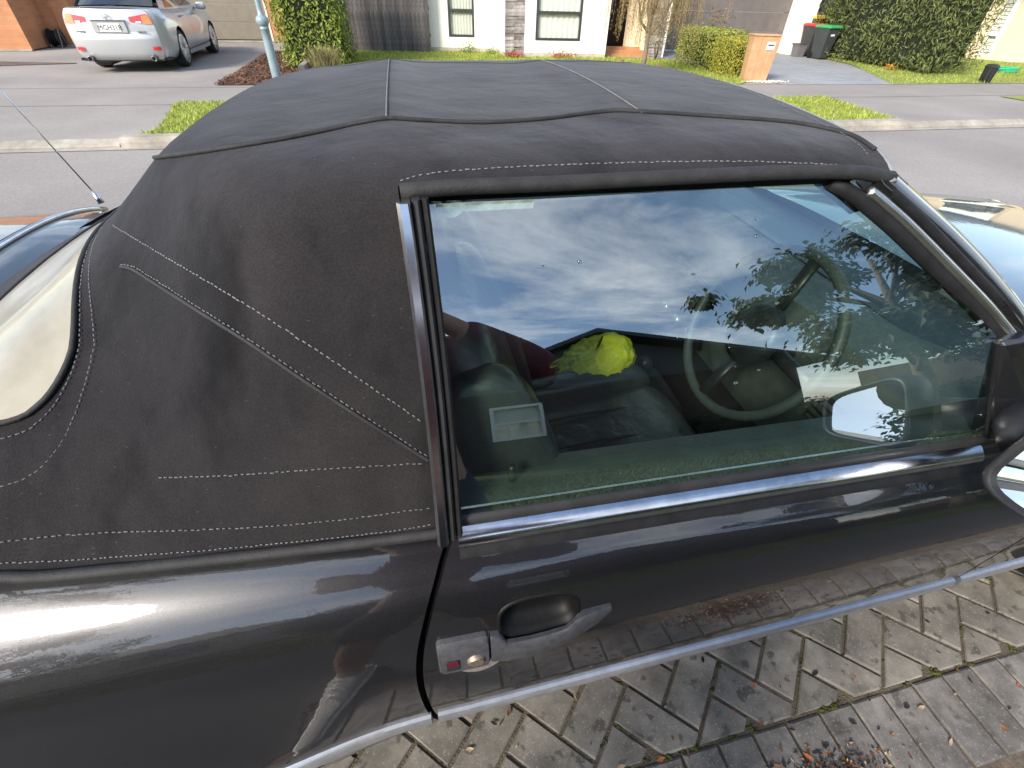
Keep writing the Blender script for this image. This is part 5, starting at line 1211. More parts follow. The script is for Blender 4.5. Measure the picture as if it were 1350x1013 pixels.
for k in range(3): hp(MB().add([(5.84, 16.10 - .0 - k * .16, .0), (7.0 + .1 * k, 15.98 - k * .16, .0), (7.0 + .1 * k, 16.13 - k * .16, .0), (5.84, 16.25 - k * .16, .0)] + [(5.84, 16.10 - k * .16, .22 - .07 * k), (7.0 + .1 * k, 15.98 - k * .16, .22 - .07 * k), (7.0 + .1 * k, 16.13 - k * .16, .22 - .07 * k), (5.84, 16.25 - k * .16, .22 - .07 * k)], [(3, 2, 1, 0), (4, 5, 6, 7), (0, 1, 5, 4), (1, 2, 6, 5), (2, 3, 7, 6), (3, 0, 4, 7)]), 'step_board', deckm, wh)
hp(MB().box(6.12, 7.0, 17.22, 17.30, .2, 2.2), 'front_door', mat('dark_brown_door', (.07, .035, .025), .5, var=.2, vs=5), wh)
# dark side gate
gt = empty('side_gate', (13.6, 17.6, 0), 0, 'dark timber side gate in the shade behind the wheelie bins', 'gate')
for k in range(13): inst(pale[k % 3], 'board', gt, (-.62 + k * .112, 0, .02))
MB().box(-.68, .8, .02, .06, .4, .5).build('cross_rail', fm, gt); MB().box(-.72, -.62, -.03, .07, 0, 2.0).build('gate_post', fm, gt)
MB().tube([(-.35, -.25, .02), (-.18, -.06, 1.7)], .022, 6).build('leaning_pole', deckm, gt, True)
# small planting against the white house
def tuft(loc, n, h, m, label, seed, flowers=None, spread=.12):
    t = empty('garden_plant', loc, 0, label, 'plant', 'small plants along the white house'); r = random.Random(seed)
    leaves(n, lambda r_: ((r_.gauss(0, spread), r_.gauss(0, spread * .7), abs(r_.gauss(0, h * .5)) + .02), (0, -.5, .6)), .05, seed=seed).build('foliage', m, t)
    MB().tube([(0, 0, -.02), (0, 0, h * .5)], [.012, .005], 5).build('stem', bark, t, True)
    if flowers: leaves(90, lambda r_: ((r_.gauss(0, spread), r_.gauss(0, spread * .7) - .05, abs(r_.gauss(0, h * .4)) + h * .35), (0, -.6, .5)), .045, asp=.9, seed=seed + 1).build('flowers', flowers, t)['kind'] = 'stuff'
    return t
redf = foliage('red_petals', (.50, .02, .03), (.68, .06, .06)); greens = foliage('soft_green_leaves', (.12, .20, .03), (.2, .3, .05))
tuft((1.95, 16.55, 0), 240, .22, greens, 'pale green low plant under the left window of the white house', 31)
tuft((2.62, 16.35, 0), 140, .14, greens, 'low green plant beside the stone pillar step', 32)
tuft((3.05, 15.45, 0), 160, .14, greens, 'small red flowering plant at the foot of the left stone pillar', 33, redf)
tuft((4.45, 15.30, 0), 220, .16, greens, 'red flowering plant below the curtained window', 34, redf, .2)
# weeping tree in the lawn with two stakes
wt = empty('weeping_tree', (5.36, 11.9, 0), 0, 'small weeping tree with fine straw-brown hanging twigs in the front lawn', 'tree')
rw_ = random.Random(12); tk = MB()
tk.tube([(0, 0, -.05), (.01, 0, .45), (-.01, .01, .95), (.02, .0, 1.35), (.0, .02, 2.1)], [.055, .048, .045, .03, .015], 10)
limbs = [((0, 0, .80), (-.22, -.02, .98), (-.34, 0, 1.35), (-.55, 0, 1.75)), ((0, 0, .92), (-.1, .02, 1.2), (-.12, .05, 1.8)), ((0, 0, .72), (.22, -.04, .98), (.42, 0, 1.35), (.75, .05, 1.7)), ((0, 0, 1.0), (.12, .05, 1.4), (.3, .1, 2.0)), ((0, 0, 1.1), (0, -.2, 1.5), (-.05, -.4, 1.9)), ((0, 0, 1.0), (.05, .25, 1.4), (.1, .5, 1.9))]
for l_ in limbs: tk.tube(l_, [.032, .026, .018, .010][:len(l_)], 7)
tk.build('trunk', bark, wt, True)
hang = MB(); hl_ = MB()
for _ in range(230):
    l_ = rw_.choice(limbs); t = rw_.uniform(.5, 1.0); e = Vector(l_[-1]); b = Vector(l_[-2]); p = b.lerp(e, t) + Vector((rw_.gauss(0, .12), rw_.gauss(0, .15), rw_.gauss(0, .08)))
    a = rw_.uniform(0, 6.28); o = rw_.uniform(.15, .75); ln = rw_.uniform(.35, 1.05); q = [p, p + Vector((math.cos(a) * o * .6, math.sin(a) * o * .6, .12)), p + Vector((math.cos(a) * o, math.sin(a) * o, -.15)), p + Vector((math.cos(a) * o * 1.05, math.sin(a) * o * 1.05, -.15 - ln))]
    hang.tube(q, [.005, .004, .003, .0015], 4)
    for k in range(26):
        t = rw_.random(); c_ = q[2].lerp(q[3], t) + Vector((rw_.gauss(0, .022), rw_.gauss(0, .022), 0)); s_ = rw_.uniform(.025, .055); dx, dy = rw_.gauss(0, .3), rw_.gauss(0, .3); w = .004
        hl_.add([c_ + Vector((-w, 0, 0)), c_ + Vector((w, 0, 0)), c_ + Vector((dx * s_, dy * s_, -s_))], [(0, 1, 2)])
hang.build('hanging_twigs', mat('straw_twig', (.30, .21, .11), .9, var=.3, vs=6), wt, True)
hl_.build('crown', foliage('straw_leaves', (.30, .22, .08), (.46, .34, .15)), wt)
stk = mat('brown_stake', (.20, .10, .06), .9, c2=(.3, .17, .10), vs=10, bump=.4, bs=40)
for (x, y), lab in (((5.04, 12.38), 'short brown timber stake left of the weeping tree trunk'), ((5.56, 11.54), 'short brown timber stake right of the weeping tree trunk')):
    s_ = empty('tree_stake', (x, y, 0), R(10), lab, 'stake', 'stakes beside the weeping tree'); MB().prism([(-.03, -.03), (.03, -.03), (.03, .03), (-.03, .03)], -.1, .27).build('stake', stk, s_, bevel=.005)
    MB().box(-.033, .033, -.033, .033, .262, .272).build('stake_top', bark, s_)
# golden box hedges and letterbox
gold = foliage('golden_leaves', (.30, .30, .035), (.50, .46, .07)); gold2 = foliage('variegated_leaves', (.22, .25, .04), (.44, .44, .09))
h1 = empty('box_hedge', (8.0, 13.5, 0), 0, 'taller mottled yellow-green clipped hedge behind the letterbox', 'hedge', 'clipped yellow hedges'); hedge(h1, 7.36, 8.35, 12.75, 14.4, .80, 9500, .042, gold2, core_b, 5, .6, .03, .035, 2, .015)
h2 = empty('box_hedge', (8.0, 12.2, 0), 0, 'lower bright yellow clipped hedge right behind the letterbox', 'hedge', 'clipped yellow hedges'); hedge(h2, 7.40, 8.12, 11.62, 12.6, .70, 8000, .036, gold, core_b, 6, .6, .03, .03, 2, .015)
lb = empty('letterbox', (7.76, 11.22, 0), R(-14), 'tapered wooden letterbox with a white slot plate beside the yellow hedge', 'letterbox')
cedar = mat('cedar_board', (.44, .24, .12), .7, c2=(.56, .33, .18), vs=7, bump=.25, bs=25)
cedar.node_tree.nodes['Noise Texture'].inputs['Scale'].default_value = 6
for k in range(3):
    x0, x1 = -.26 + k * .1735, -.26 + (k + 1) * .1735 - .003
    MB().add([(x0 * .96, -.13, 0), (x1 * .96, -.13, 0), (x1 * .96, .13, 0), (x0 * .96, .13, 0), (x0 * 1.08, -.17, .82), (x1 * 1.08, -.17, .82), (x1 * 1.08, .17, .82), (x0 * 1.08, .17, .82)], [(3, 2, 1, 0), (4, 5, 6, 7), (0, 1, 5, 4), (1, 2, 6, 5), (2, 3, 7, 6), (3, 0, 4, 7)]).build('board', cedar, lb)
MB().box(-.293, .293, -.19, .19, .822, .845).build('lid', cedar, lb, bevel=.004)
sp_ = MB().box(.03, .20, -.176, -.158, .58, .72).build('slot_plate', mat('white_enamel', (.75, .75, .75), .4, var=.05), lb); sp_.rotation_euler = (R(0), 0, 0)
MB().box(.05, .18, -.18, -.172, .655, .68).build('slot', plastic_d, sp_)
peb = MB(); rp = random.Random(2)
for _ in range(160): peb.blob((8.0 + rp.gauss(0, .22), 11.02 + rp.gauss(0, .07), .01), (rp.uniform(.012, .03),) * 2 + (.014,), 6, 4, .2)
tag(peb.build('white_pebbles', mat('white_pebble', (.62, .58, .5), .8, var=.15), None, True), 'white pebbles at the foot of the letterbox', 'pebbles', kind='stuff')
roses = foliage('rose_leaves', (.07, .10, .03), (.16, .16, .06))
for (x, y), lab, sd_ in (((7.05, 14.9), 'thin reddish rose bush left of the yellow hedges before the garage', 41), ((8.42, 14.55), 'small rose bush rising behind the yellow hedges', 42)):
    rbh = empty('rose_bush', (x, y, 0), 0, lab, 'bush'); r = random.Random(sd_)
    st_ = MB()
    for _ in range(9):
        a, l_ = r.uniform(0, 6.28), r.uniform(.6, 1.15); st_.tube([(0, 0, -.02), (math.cos(a) * .12, math.sin(a) * .1, l_ * .5), (math.cos(a) * .28, math.sin(a) * .2, l_)], [.01, .007, .003], 5)
    st_.build('stems', bark, rbh, True); leaves(420, lambda q: ((q.gauss(0, .2), q.gauss(0, .15), q.uniform(.35, 1.15)), (0, -.3, .5)), .06, seed=sd_).build('foliage', roses, rbh)
    leaves(40, lambda q: ((q.gauss(0, .2), q.gauss(0, .15) - .05, q.uniform(.8, 1.2)), (0, -.3, .5)), .06, asp=.8, seed=sd_ + 9).build('blooms', foliage('dusky_petals', (.35, .10, .07), (.45, .16, .1)), rbh)
# wheelie bins
def wheelie(loc, rz, lid_c, body_c, label, sc=1.0):
    b = empty('wheelie_bin', loc, rz, label, 'bin', 'wheelie bins by the garage'); b.scale = (sc,) * 3
    bm_ = mat('bin_plastic', body_c, .5, var=.1, vs=5); lm_ = mat('bin_lid_plastic', lid_c, .4, var=.08, vs=5)
    MB().loft([[(x * w, y * d_, z) for x, y in ((-1, -1), (1, -1), (1, 1), (-1, 1))] for w, d_, z in ((.19, .22, .03), (.20, .23, .12), (.285, .33, .92), (.295, .34, .95))]).build('body', bm_, b, bevel=.02)
    MB().loft([[(x * w, y * d_ - .01, z) for x, y in ((-1, -1), (1, -1), (1, 1), (-1, 1))] for w, d_, z in ((.30, .36, .952), (.305, .37, .985), (.27, .33, 1.035), (.2, .25, 1.05))]).build('lid', lm_, b, bevel=.015)
    MB().tube([(-.2, .40, .93), (.2, .40, .93)], .018, 8).build('handle', bm_, b, True)
    for x in (-.24, .24): MB().lathe([(.02, -.025), (.10, -.025), (.10, .025), (.02, .025)], 18, (x, .22, .10), 'x').build('wheel', rubber, b, True, auto=30)
    MB().box(-.09, .09, -.313, -.300, .72, .78).build('label_plate', white_l, b).rotation_euler = (0, 0, 0)
    return b
wheelie((12.72, 15.45, 0), R(8), (.04, .30, .09), (.05, .055, .055), 'dark wheelie bin with green lid, nearest of the bins', .80)
wheelie((12.90, 16.25, 0), R(5), (.55, .03, .03), (.05, .05, .05), 'wheelie bin with red lid behind the green-lidded one', .80)
wheelie((13.20, 16.75, 0), R(5), (.62, .40, .03), (.05, .05, .05), 'wheelie bin with yellow lid against the tall hedge', .98)
bk = empty('grey_crate', (12.35, 15.95, 0), R(5), 'low grey crate beside the green-lidded wheelie bin', 'crate')
MB().loft([[(x * w, y * w * .8, z) for x, y in ((-1, -1), (1, -1), (1, 1), (-1, 1))] for w, z in ((.14, 0), (.17, .30), (.185, .30), (.185, .33))]).build('tub', mat('grey_tub', (.16, .15, .15), .6, var=.1), bk, bevel=.01); MB().box(-.19, .19, -.155, .155, .331, .345).build('lid', plastic, bk)
# tall hedge on the right
oleo = foliage('willow_leaves', (.075, .11, .03), (.24, .26, .08))
h3 = empty('tall_hedge', (13.9, 13.9, 0), 0, 'tall dense narrow-leaved hedge between the two right houses', 'hedge')
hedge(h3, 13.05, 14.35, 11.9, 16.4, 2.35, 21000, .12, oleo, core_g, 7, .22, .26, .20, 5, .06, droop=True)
ol = empty('orange_leaf_plant', (12.95, 12.9, 0), 0, 'small plant with orange leaves at the foot of the tall hedge', 'plant')
leaves(60, lambda r_: ((r_.gauss(0, .08), r_.gauss(0, .08), abs(r_.gauss(.06, .05)) + .02), (0, -.5, .5)), .07, seed=3).build('foliage', foliage('orange_leaves', (.5, .22, .03), (.6, .32, .05)), ol); MB().tube([(0, 0, -.02), (0, 0, .1)], .008, 5).build('stem', bark, ol, True)
# small dark bin on the right lawn
sb = empty('garden_waste_bin', (13.62, 10.75, 0), R(-12), 'small black ribbed bin standing on the right lawn', 'bin')
MB().lathe([(.001, 0), (.115, 0), (.135, .30), (.145, .30), (.145, .325), (.10, .365), (.001, .375)], 8).build('body', plastic_d, sb, bevel=.004)
for k in range(8):
    a = (k + .5) * math.pi / 4; MB().tube([(.108 * math.cos(a), .108 * math.sin(a), .02), (.126 * math.cos(a), .126 * math.sin(a), .29)], .009, 5).build('rib', rubber, sb, True)
# right house
rh = empty('cream_house', (22, 16, 0), 0, 'cream rendered house with tall narrow window at the right edge', 'house')
pE, pF = (18.1, 18.2), (19.22, 14.72)
_, d4, n4 = wall_seg('side_wall', pE, pF, .0, 2.7, .2, cream_p, [(2.66, 3.05, .10, 2.4)], rh)
wall_seg('front_wall', pF, (20.0, 14.6), .0, 2.7, .2, cream_p, (), rh); wall_seg('front_wall', (23.2, 14.4), (27, 14.2), .0, 2.7, .2, cream_p, (), rh)
wf = mat('white_window_frame', (.72, .72, .70), .4, var=.05); P = Vector((*pE, 0)); Fh = lambda u, z, k: P + d4 * u + n4 * k + Vector((0, 0, z))
def wbar(a, b, c_, e, k0=-.012, k1=.06):
    return [Fh(a, c_, k0), Fh(b, c_, k0), Fh(b, e, k0), Fh(a, e, k0), Fh(a, c_, k1), Fh(b, c_, k1), Fh(b, e, k1), Fh(a, e, k1)], [(0, 1, 2, 3), (7, 6, 5, 4), (0, 4, 5, 1), (1, 5, 6, 2), (2, 6, 7, 3), (3, 7, 4, 0)]
wm = MB()
for q in ((2.66, 2.70, .10, 2.4), (2.93, 3.05, .10, 2.4), (2.70, 2.93, .10, .16), (2.70, 2.93, 2.34, 2.4), (2.70, 2.93, .62, .72)): wm.add(*wbar(*q))
wo = hp(wm, 'window', wf, rh)
for c_, e in ((.16, .62), (.72, 2.34)): MB().quad(Fh(2.70, c_, .03), Fh(2.93, c_, .03), Fh(2.93, e, .03), Fh(2.70, e, .03)).build('pane', hglass, wo)
for k in range(22): MB().add(*wbar(2.702, 2.928, .17 + k * .098, .17 + k * .098 + .085, .075, .09)).build('blind_slat', curt, wo)
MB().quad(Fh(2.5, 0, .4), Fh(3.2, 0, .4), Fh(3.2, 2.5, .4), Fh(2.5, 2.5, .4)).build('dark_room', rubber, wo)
rfr = MB().add([(17.6, 14.0, 2.7), (27.5, 13.7, 2.7), (27.5, 24, 2.7), (17.6, 24, 2.7), (21, 19, 4.8), (24, 19, 4.8)], [(0, 1, 5, 4), (1, 2, 5), (2, 3, 4, 5), (3, 0, 4), (0, 3, 2, 1)]); hp(rfr, 'roof', roof_m, rh)
hp(MB().box(20.0, 23.2, 19.5, 19.6, 0, 2.6).box(19.95, 20.0, 15, 19.5, 0, 2.6), 'garage_interior', mat('garage_dark', (.07, .045, .04), .9, var=.2), rh)
hz = empty('green_hose', (16.2, 12.4, .02), 0, 'small coil of bright green hose on the right lawn', 'hose')
for k in range(3): MB().tube([((.3 + .04 * k) * math.cos(a), .2 * math.sin(a), .02 + .03 * k) for a in lin(0, 6.1, 26)], .018, 6, closed=True).build('hose_coil', mat('green_hose', (.03, .42, .22), .5, var=.1), hz, True)
gc = empty('garaged_car', (20.75, 15.8, 0), 0, 'dark car in the garage of the cream house, only its alloy wheel showing', 'car')
MB().loft([[(x, y, z) for y, z in ((-.9, .3), (-.92, .6), (-.85, .9), (.85, .9), (.92, .6), (.9, .3))] for x in (-.75, 3.0)]).build('body', paint, gc, bevel=.08)
MB().loft([[(x * k + .9, y * k, z) for x, y in ((-1.3, -.8), (1.6, -.8), (1.6, .8), (-1.3, .8))] for k, z in ((1, .9), (.72, 1.4))]).build('cabin', sglass, gc, bevel=.05)
for x in (-.2, 2.4):
    for s_ in (-1, 1):
        w = MB().lathe([(.21, -.1), (.30, -.1), (.32, 0), (.30, .1), (.21, .1)], 30, (x, s_ * .86, .32), 'y').build('wheel', tyre_m, gc, True); rm_ = MB()
        for k in range(10):
            a = k * math.pi / 5; rm_.tube([(x, s_ * .95, .32), (x + .21 * math.cos(a), s_ * .95, .32 + .21 * math.sin(a))], .018, 5)
        rm_.tube([(x + .22 * math.cos(a), s_ * .94, .32 + .22 * math.sin(a)) for a in lin(0, 6.1, 28)], .018, 6, closed=True); rm_.build('rim', alloy, w, True)

# ------------------------------------------------------------------ behind the photographer (seen mirrored in glass and paint)
def hq(mb, name, m, par, **k):
    o = hp(mb, name, m, par, **k); o.location.x -= 2.5; return o
bh = empty('gabled_house', (4.2, -11, 0), 0, 'dark brick house with low gable behind the photographer, seen only as a reflection', 'house')
hq(MB().box(2.2, 3.55, -9.2, -9.0, 0, 2.5).box(4.75, 11.2, -9.2, -9.0, 0, 2.5).box(3.55, 4.75, -9.2, -9.0, 0, .95).box(3.55, 4.75, -9.2, -9.0, 2.05, 2.5), 'front_wall', brick_d, bh)
hq(MB().add([(2.2, -9.0, 2.5), (11.2, -9.0, 2.5), (6.2, -9.0, 4.0), (2.2, -9.2, 2.5), (11.2, -9.2, 2.5), (6.2, -9.2, 4.0)], [(0, 1, 2), (5, 4, 3), (0, 3, 4, 1), (1, 4, 5, 2), (2, 5, 3, 0)]), 'gable', mat('grey_weatherboard', (.10, .105, .11), .8, var=.1), bh)
hq(MB().box(2.2, 2.4, -18, -9.2, 0, 2.5).box(11.0, 11.2, -18, -9.2, 0, 2.5), 'side_wall', brick_d, bh)
hq(MB().add([(1.6, -8.5, 2.32), (6.2, -8.5, 4.08), (6.2, -18.5, 4.08), (1.6, -18.5, 2.32), (1.6, -8.5, 2.42), (6.2, -8.5, 4.20), (6.2, -18.5, 4.20), (1.6, -18.5, 2.42)], [(3, 2, 1, 0), (4, 5, 6, 7), (0, 1, 5, 4), (1, 2, 6, 5), (2, 3, 7, 6), (3, 0, 4, 7)]).add([(6.2, -8.5, 4.08), (11.9, -8.5, 2.32), (11.9, -18.5, 2.32), (6.2, -18.5, 4.08), (6.2, -8.5, 4.20), (11.9, -8.5, 2.42), (11.9, -18.5, 2.42), (6.2, -18.5, 4.20)], [(3, 2, 1, 0), (4, 5, 6, 7), (0, 1, 5, 4), (1, 2, 6, 5), (2, 3, 7, 6), (3, 0, 4, 7)]), 'roof', roof_m, bh)
wb = MB()
for q in ((3.55, 3.63, .95, 2.05), (4.67, 4.75, .95, 2.05), (3.63, 4.67, .95, 1.03), (3.63, 4.67, 1.97, 2.05), (3.63, 4.67, 1.48, 1.53)): wb.box(q[0], q[1], -9.06, -8.98, q[2], q[3])
wbo = hq(wb, 'window', wf, bh)
for c_, e in ((1.03, 1.48), (1.53, 1.97)): MB().quad((3.63, -9.03, c_), (4.67, -9.03, c_), (4.67, -9.03, e), (3.63, -9.03, e)).build('pane', hglass, wbo)
MB().box(3.6, 4.7, -9.16, -9.12, .97, 2.03).build('curtain', curtg, wbo)
# second neighbour to the left
nb = empty('flat_house', (-9, -13, 0), 0, 'pale low house with hipped roof behind and left of the photographer', 'house')
hp(MB().box(-15, -3.5, -17, -10.5, 0, 2.5), 'wall', cream_p, nb)
hp(MB().add([(-15.6, -9.9, 2.45), (-2.9, -9.9, 2.45), (-2.9, -17.6, 2.45), (-15.6, -17.6, 2.45), (-11, -13.7, 4.2), (-7, -13.7, 4.2)], [(0, 1, 5, 4), (1, 2, 5), (2, 3, 4, 5), (3, 0, 4), (0, 3, 2, 1)]), 'roof', roof_m, nb)
for x in (-12.5, -6.5):
    w_ = hp(MB().box(x - .8, x + .8, -10.5, -10.44, .9, 2.0), 'window', alu, nb); MB().box(x - .72, x + .72, -10.445, -10.43, .97, 1.93).build('pane', sglass, w_)
# shed with ribbed metal roof on the right
shd = empty('ribbed_roof_shed', (22, -11, 0), 0, 'long shed with ribbed grey metal roof behind and right of the photographer', 'shed')
hp(MB().box(16.5, 30, -15, -9.5, 0, 2.3), 'wall', brick_d, shd)
rib_m = mat('ribbed_metal', (.22, .23, .24), .45, metal=.3, var=.1)
hp(MB().grid(lambda x, t: (x, lerp(-9.0, -15.5, t), lerp(2.25, 4.4, t) + .05 * (int(round(x * 8)) % 2)), lin(16, 30.5, 117), [0, 1]), 'roof', rib_m, shd)
# hedge and low shrubs along the near lawn
dk = foliage('dark_shrub_leaves', (.018, .026, .010), (.045, .055, .02)); mar = foliage('maroon_leaves', (.05, .018, .018), (.10, .035, .03))
h4 = empty('low_hedge', (10, -7.6, 0), 0, 'low dark green hedge below the gabled house behind the photographer', 'hedge'); hedge(h4, 4.9, 14.5, -8.1, -7.2, .95, 9000, .09, dk, core_g, 15, .5, .12, .1, 6)
ms = empty('maroon_shrub', (-1.6, -7.4, 0), 0, 'rounded maroon shrub with bare twigs behind the photographer', 'shrub'); r_ = random.Random(6)
def ball(cx, cz, rx, rz):
    def f(r):
        v = Vector((r.gauss(0, 1), r.gauss(0, 1), r.gauss(0, 1))).normalized(); k = r.uniform(.75, 1.02); return (cx + v.x * rx * k, v.y * rx * k, cz + v.z * rz * k), v
    return f
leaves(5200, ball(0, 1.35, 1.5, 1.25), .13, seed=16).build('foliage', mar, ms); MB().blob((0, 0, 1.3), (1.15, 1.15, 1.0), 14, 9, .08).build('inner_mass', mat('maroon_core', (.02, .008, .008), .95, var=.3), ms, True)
tw = MB()
for _ in range(26):
    a, t = r_.uniform(0, 6.28), r_.uniform(.1, 1.1); p = Vector((math.cos(a) * t, math.sin(a) * t, 2.2)); tw.tube([(p.x * .3, p.y * .3, .6), p, p * 1.05 + Vector((r_.gauss(0, .25), r_.gauss(0, .2), r_.uniform(.3, .65)))], [.015, .009, .003], 5)
tw.build('twigs', bark, ms, True)
def tree(name, loc, h, cr, n, label, m, seed, size=.16, lean=(0, 0)):
    t = empty(name, loc, 0, label, 'tree'); r = random.Random(seed); tr = MB()
    tr.tube([(0, 0, -.1), (.05, .03, h * .25), (lean[0] * .5, lean[1] * .5, h * .55), (lean[0], lean[1], h * .9)], [.16, .13, .09, .03], 10); cl = []
    for k in range(16):
        a = k * 2.4 + r.uniform(-.3, .3); z = h * r.uniform(.32, .8); l_ = cr * r.uniform(.6, 1.0) * (1.1 - .4 * z / h); e = Vector((math.cos(a) * l_, math.sin(a) * l_, z + h * r.uniform(.05, .2)))
        mid = Vector((e.x * .45, e.y * .45, z + h * .04)); tr.tube([(0, 0, z * .85), mid, e], [.05, .032, .010], 6)
        for q in range(7): cl.append((mid.lerp(e, r.uniform(.35, 1.1)) + Vector((r.gauss(0, .25), r.gauss(0, .25), r.gauss(0, .2))), r.uniform(.22, .5)))
    tr.build('trunk', bark, t, True)
    def sm(q):
        c_, s_ = cl[q.randrange(len(cl))]; v = Vector((q.gauss(0, 1), q.gauss(0, 1), q.gauss(0, .6))); return c_ + v * s_ * .55, (v.x, v.y, 1)
    leaves(n, sm, size, seed=seed, asp=.5).build('crown', m, t); return t
dl = foliage('dark_tree_leaves', (.03, .05, .014), (.075, .10, .03))
tree('leafy_tree', (7.3, -5.0, 0), 4.5, 2.8, 19000, 'leafy broad tree on the near lawn, mirrored in the side window', dl, 61)
tree('leafy_tree', (14.5, -7.0, 0), 5.2, 2.8, 12000, 'leafy tree before the ribbed-roof shed', dl, 62)
tree('leafy_tree', (-7.5, -6.5, 0), 5.0, 2.4, 5000, 'leafy tree on the lawn left behind the photographer', dl, 63)
s2 = copy_tree(sed); s2['label'] = 'silver sedan parked on the near side behind the photographer'; s2.location = (10.2, -3.3, 0); s2.rotation_euler = (0, 0, R(-90))

# ------------------------------------------------------------------ the photographer
skin = mat('skin', (.42, .23, .16), .55, c2=(.50, .29, .21), vs=12, spec=.3)
short_m = mat('navy_shorts', (.022, .024, .034), .9, var=.25, vs=30, bump=.2, bs=200); shirt_m = mat('maroon_shirt', (.10, .022, .028), .9, var=.25, vs=20, bump=.2, bs=200)
shoe_m = mat('grey_shoe', (.34, .32, .30), .7, c2=(.46, .44, .41), vs=30, bump=.3, bs=120); sole_m = mat('white_sole', (.7, .7, .68), .6, var=.1); hair_m = mat('brown_hair', (.05, .03, .02), .7, var=.4, vs=60, bump=.5, bs=120)
def skinned(name, joints, edges, m, parent, root=0, sub=2):
    me = bpy.data.meshes.new(name); me.from_pydata([j[0] for j in joints], edges, []); o = bpy.data.objects.new(name, me); col.objects.link(o)
    o.modifiers.new('skin', 'SKIN'); ss = o.modifiers.new('sub', 'SUBSURF'); ss.levels = sub; ss.render_levels = sub
    for i, (v, j) in enumerate(zip(me.skin_vertices[0].data, joints)):
        v.radius = j[1] if isinstance(j[1], tuple) else (j[1], j[1]); v.use_root = (i == root)
    dg = bpy.context.evaluated_depsgraph_get(); nm = bpy.data.meshes.new_from_object(o.evaluated_get(dg)); bpy.data.objects.remove(o)
    nm.materials.clear(); nm.materials.append(m); nm.polygons.foreach_set('use_smooth', [True] * len(nm.polygons))
    q = bpy.data.objects.new(name, nm); col.objects.link(q); q.parent = parent; return q
per = empty('person', (-.1, -.40, 0), 0, 'person in navy shorts and grey shoes taking the picture, seen mirrored in the car paint', 'person')
PO = Vector((-.1, -.40, 0))
W = lambda x, y, z: (x - PO.x, y - PO.y, z)
J = [(W(-.10, -.43, .93), .13), (W(-.10, -.44, 1.15), .125), (W(-.11, -.45, 1.34), .14), (W(-.12, -.45, 1.47), .06), (W(-.12, -.44, 1.54), .055), (W(-.12, -.42, 1.63), .088), (W(-.12, -.41, 1.71), .07),
     (W(-.02, -.42, .88), .10), (W(.10, -.34, .50), .062), (W(.13, -.40, .28), .058), (W(.14, -.44, .10), .040), (W(.15, -.38, .05), .04),
     (W(-.19, -.40, .88), .10), (W(-.27, -.27, .50), .062), (W(-.31, -.25, .28), .058), (W(-.34, -.22, .10), .040), (W(-.34, -.16, .05), .04),
     (W(.07, -.43, 1.39), .065), (W(.36, -.36, 1.26), .050), (W(.05, -.15, 1.43), .034), (W(-.02, -.10, 1.455), .028),
     (W(-.31, -.43, 1.39), .065), (W(-.42, -.27, 1.22), .048), (W(-.24, -.13, 1.38), .034), (W(-.17, -.10, 1.42), .028)]
E_ = [(0, 1), (1, 2), (2, 3), (3, 4), (4, 5), (5, 6), (0, 7), (7, 8), (8, 9), (9, 10), (10, 11), (0, 12), (12, 13), (13, 14), (14, 15), (15, 16), (2, 17), (17, 18), (18, 19), (19, 20), (2, 21), (21, 22), (22, 23), (23, 24)]
b0 = len(J)
for k in range(4):     # right-hand fingers behind the phone
    a = Vector(J[20][0]); x = -.012 + k * .012
    J += [(tuple(a + Vector((x, .025, .015 + k * .006))), .009), (tuple(a + Vector((x + .01, .055, .03 + k * .008))), .008), (tuple(a + Vector((x + .015, .070, .05 + k * .006))), .007)]
    E_ += [(20, b0 + 3 * k), (b0 + 3 * k, b0 + 3 * k + 1), (b0 + 3 * k + 1, b0 + 3 * k + 2)]
b1 = len(J); a = Vector(J[20][0]); J += [(tuple(a + Vector((-.03, .02, .005))), .011), (tuple(a + Vector((-.035, .05, .03))), .009)]; E_ += [(20, b1), (b1, b1 + 1)]
b2 = len(J)
for k in range(4):
    a = Vector(J[24][0]); J += [(tuple(a + Vector((.03, .01, -.015 + k * .012))), .009), (tuple(a + Vector((.06, .012, -.018 + k * .013))), .008)]; E_ += [(24, b2 + 2 * k), (b2 + 2 * k, b2 + 2 * k + 1)]
b3 = len(J); a = Vector(J[24][0]); J += [(tuple(a + Vector((.02, .03, .02))), .010), (tuple(a + Vector((.045, .035, .035))), .008)]; E_ += [(24, b3), (b3, b3 + 1)]
skinned('body', J, E_, skin, per)
skinned('shorts', [(W(-.10, -.43, .99), .150), (W(-.10, -.43, .90), .155), (W(-.01, -.41, .80), .125), (W(.07, -.365, .60), .108), (W(.10, -.345, .50), .108), (W(-.20, -.385, .80), .125), (W(-.255, -.30, .60), .108), (W(-.27, -.275, .50), .108)], [(0, 1), (1, 2), (2, 3), (3, 4), (1, 5), (5, 6), (6, 7)], short_m, per)
skinned('shirt', [(W(-.10, -.43, .96), .150), (W(-.10, -.44, 1.14), .150), (W(-.11, -.45, 1.33), .158), (W(-.12, -.45, 1.44), .085), (W(.08, -.43, 1.39), .105), (W(.26, -.39, 1.30), .10), (W(.36, -.36, 1.265), .092), (W(.22, -.26, 1.345), .068), (W(.07, -.165, 1.42), .048), (W(-.31, -.43, 1.39), .085), (W(-.40, -.31, 1.26), .075)], [(0, 1), (1, 2), (2, 3), (2, 4), (4, 5), (5, 6), (6, 7), (7, 8), (2, 9), (9, 10)], shirt_m, per)
skinned('hair', [(W(-.12, -.44, 1.64), .088), (W(-.12, -.435, 1.71), .085), (W(-.12, -.42, 1.76), .05)], [(0, 1), (1, 2)], hair_m, per)
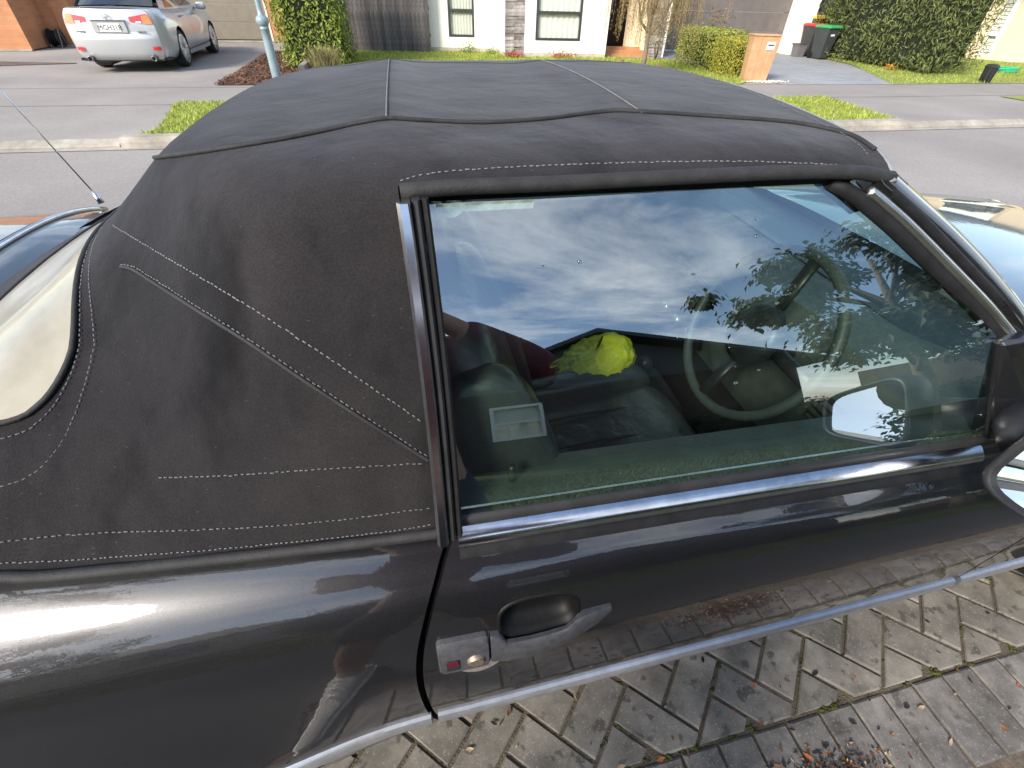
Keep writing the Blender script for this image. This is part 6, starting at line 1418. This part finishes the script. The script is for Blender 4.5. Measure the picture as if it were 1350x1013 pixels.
for nm, c_, s_ in (('nose', W(-.12, -.33, 1.62), .014), ('ear', W(-.21, -.43, 1.62), .018), ('ear', W(-.03, -.43, 1.62), .018)): MB().blob(c_, (s_, s_, s_ * 1.6), 8, 6).build(nm, skin, per, True)
for x in (-.15, -.09): MB().blob(W(x, -.338, 1.645), (.011, .008, .008), 8, 6).build('eye', mat('eye_white', (.7, .7, .7), .2, var=.05), per, True)
MB().blob(W(-.12, -.335, 1.575), (.024, .008, .007), 8, 6).build('mouth', mat('lips', (.35, .12, .1), .5, var=.1), per, True)
def shoe(x, y, rz):
    s_ = empty('shoe', W(x, y, 0), rz); s_.parent = per; rings = []; so = []
    for t in lin(0, 1, 13):
        yy = -.10 + .29 * t; w = .036 + .014 * math.sin(math.pi * min(1, t * 1.15)) - (.022 * max(0, t - .85) / .15); h = pl(t, [(0, .075), (.15, .095), (.35, .098), (.55, .075), (.8, .052), (.95, .042), (1, .030)])
        rings.append([(w * math.copysign(abs(math.cos(a)) ** .8, math.cos(a)), yy, .028 + max(0, (h - .028)) * (.5 + .5 * math.sin(a)) if math.sin(a) > -1 else .028) for a in lin(-math.pi / 2, 1.5 * math.pi, 17)[:-1]])
        so.append([((w + .006) * x_, yy, z) for x_, z in ((-1, .002), (1, .002), (1.02, .028), (-1.02, .028))])
    MB().loft(rings).build('upper', shoe_m, s_, True); MB().loft(so).build('sole', sole_m, s_, bevel=.004)
    for k in range(4): MB().tube([(-.026, .055 + k * .024, .088 - k * .010), (0, .06 + k * .024, .094 - k * .010), (.026, .055 + k * .024, .088 - k * .010)], .003, 5).build('lace', sole_m, s_, True)
shoe(.14, -.40, R(-15)); shoe(-.34, -.19, R(12))
ph = empty('phone', tuple(CAM + cam_back * .014), 0, 'black mobile phone held up by the photographer', 'phone')
ph.rotation_euler = m.to_euler() if False else cam.matrix_world.to_euler()
MB().box(-.135, .025, -.055, .022, .0, .008).build('case', plastic_d, ph, bevel=.003)
MB().box(-.132, .022, -.052, .019, .0082, .0088).build('screen', mat('phone_screen', (.01, .01, .012), .1, var=.1), ph)
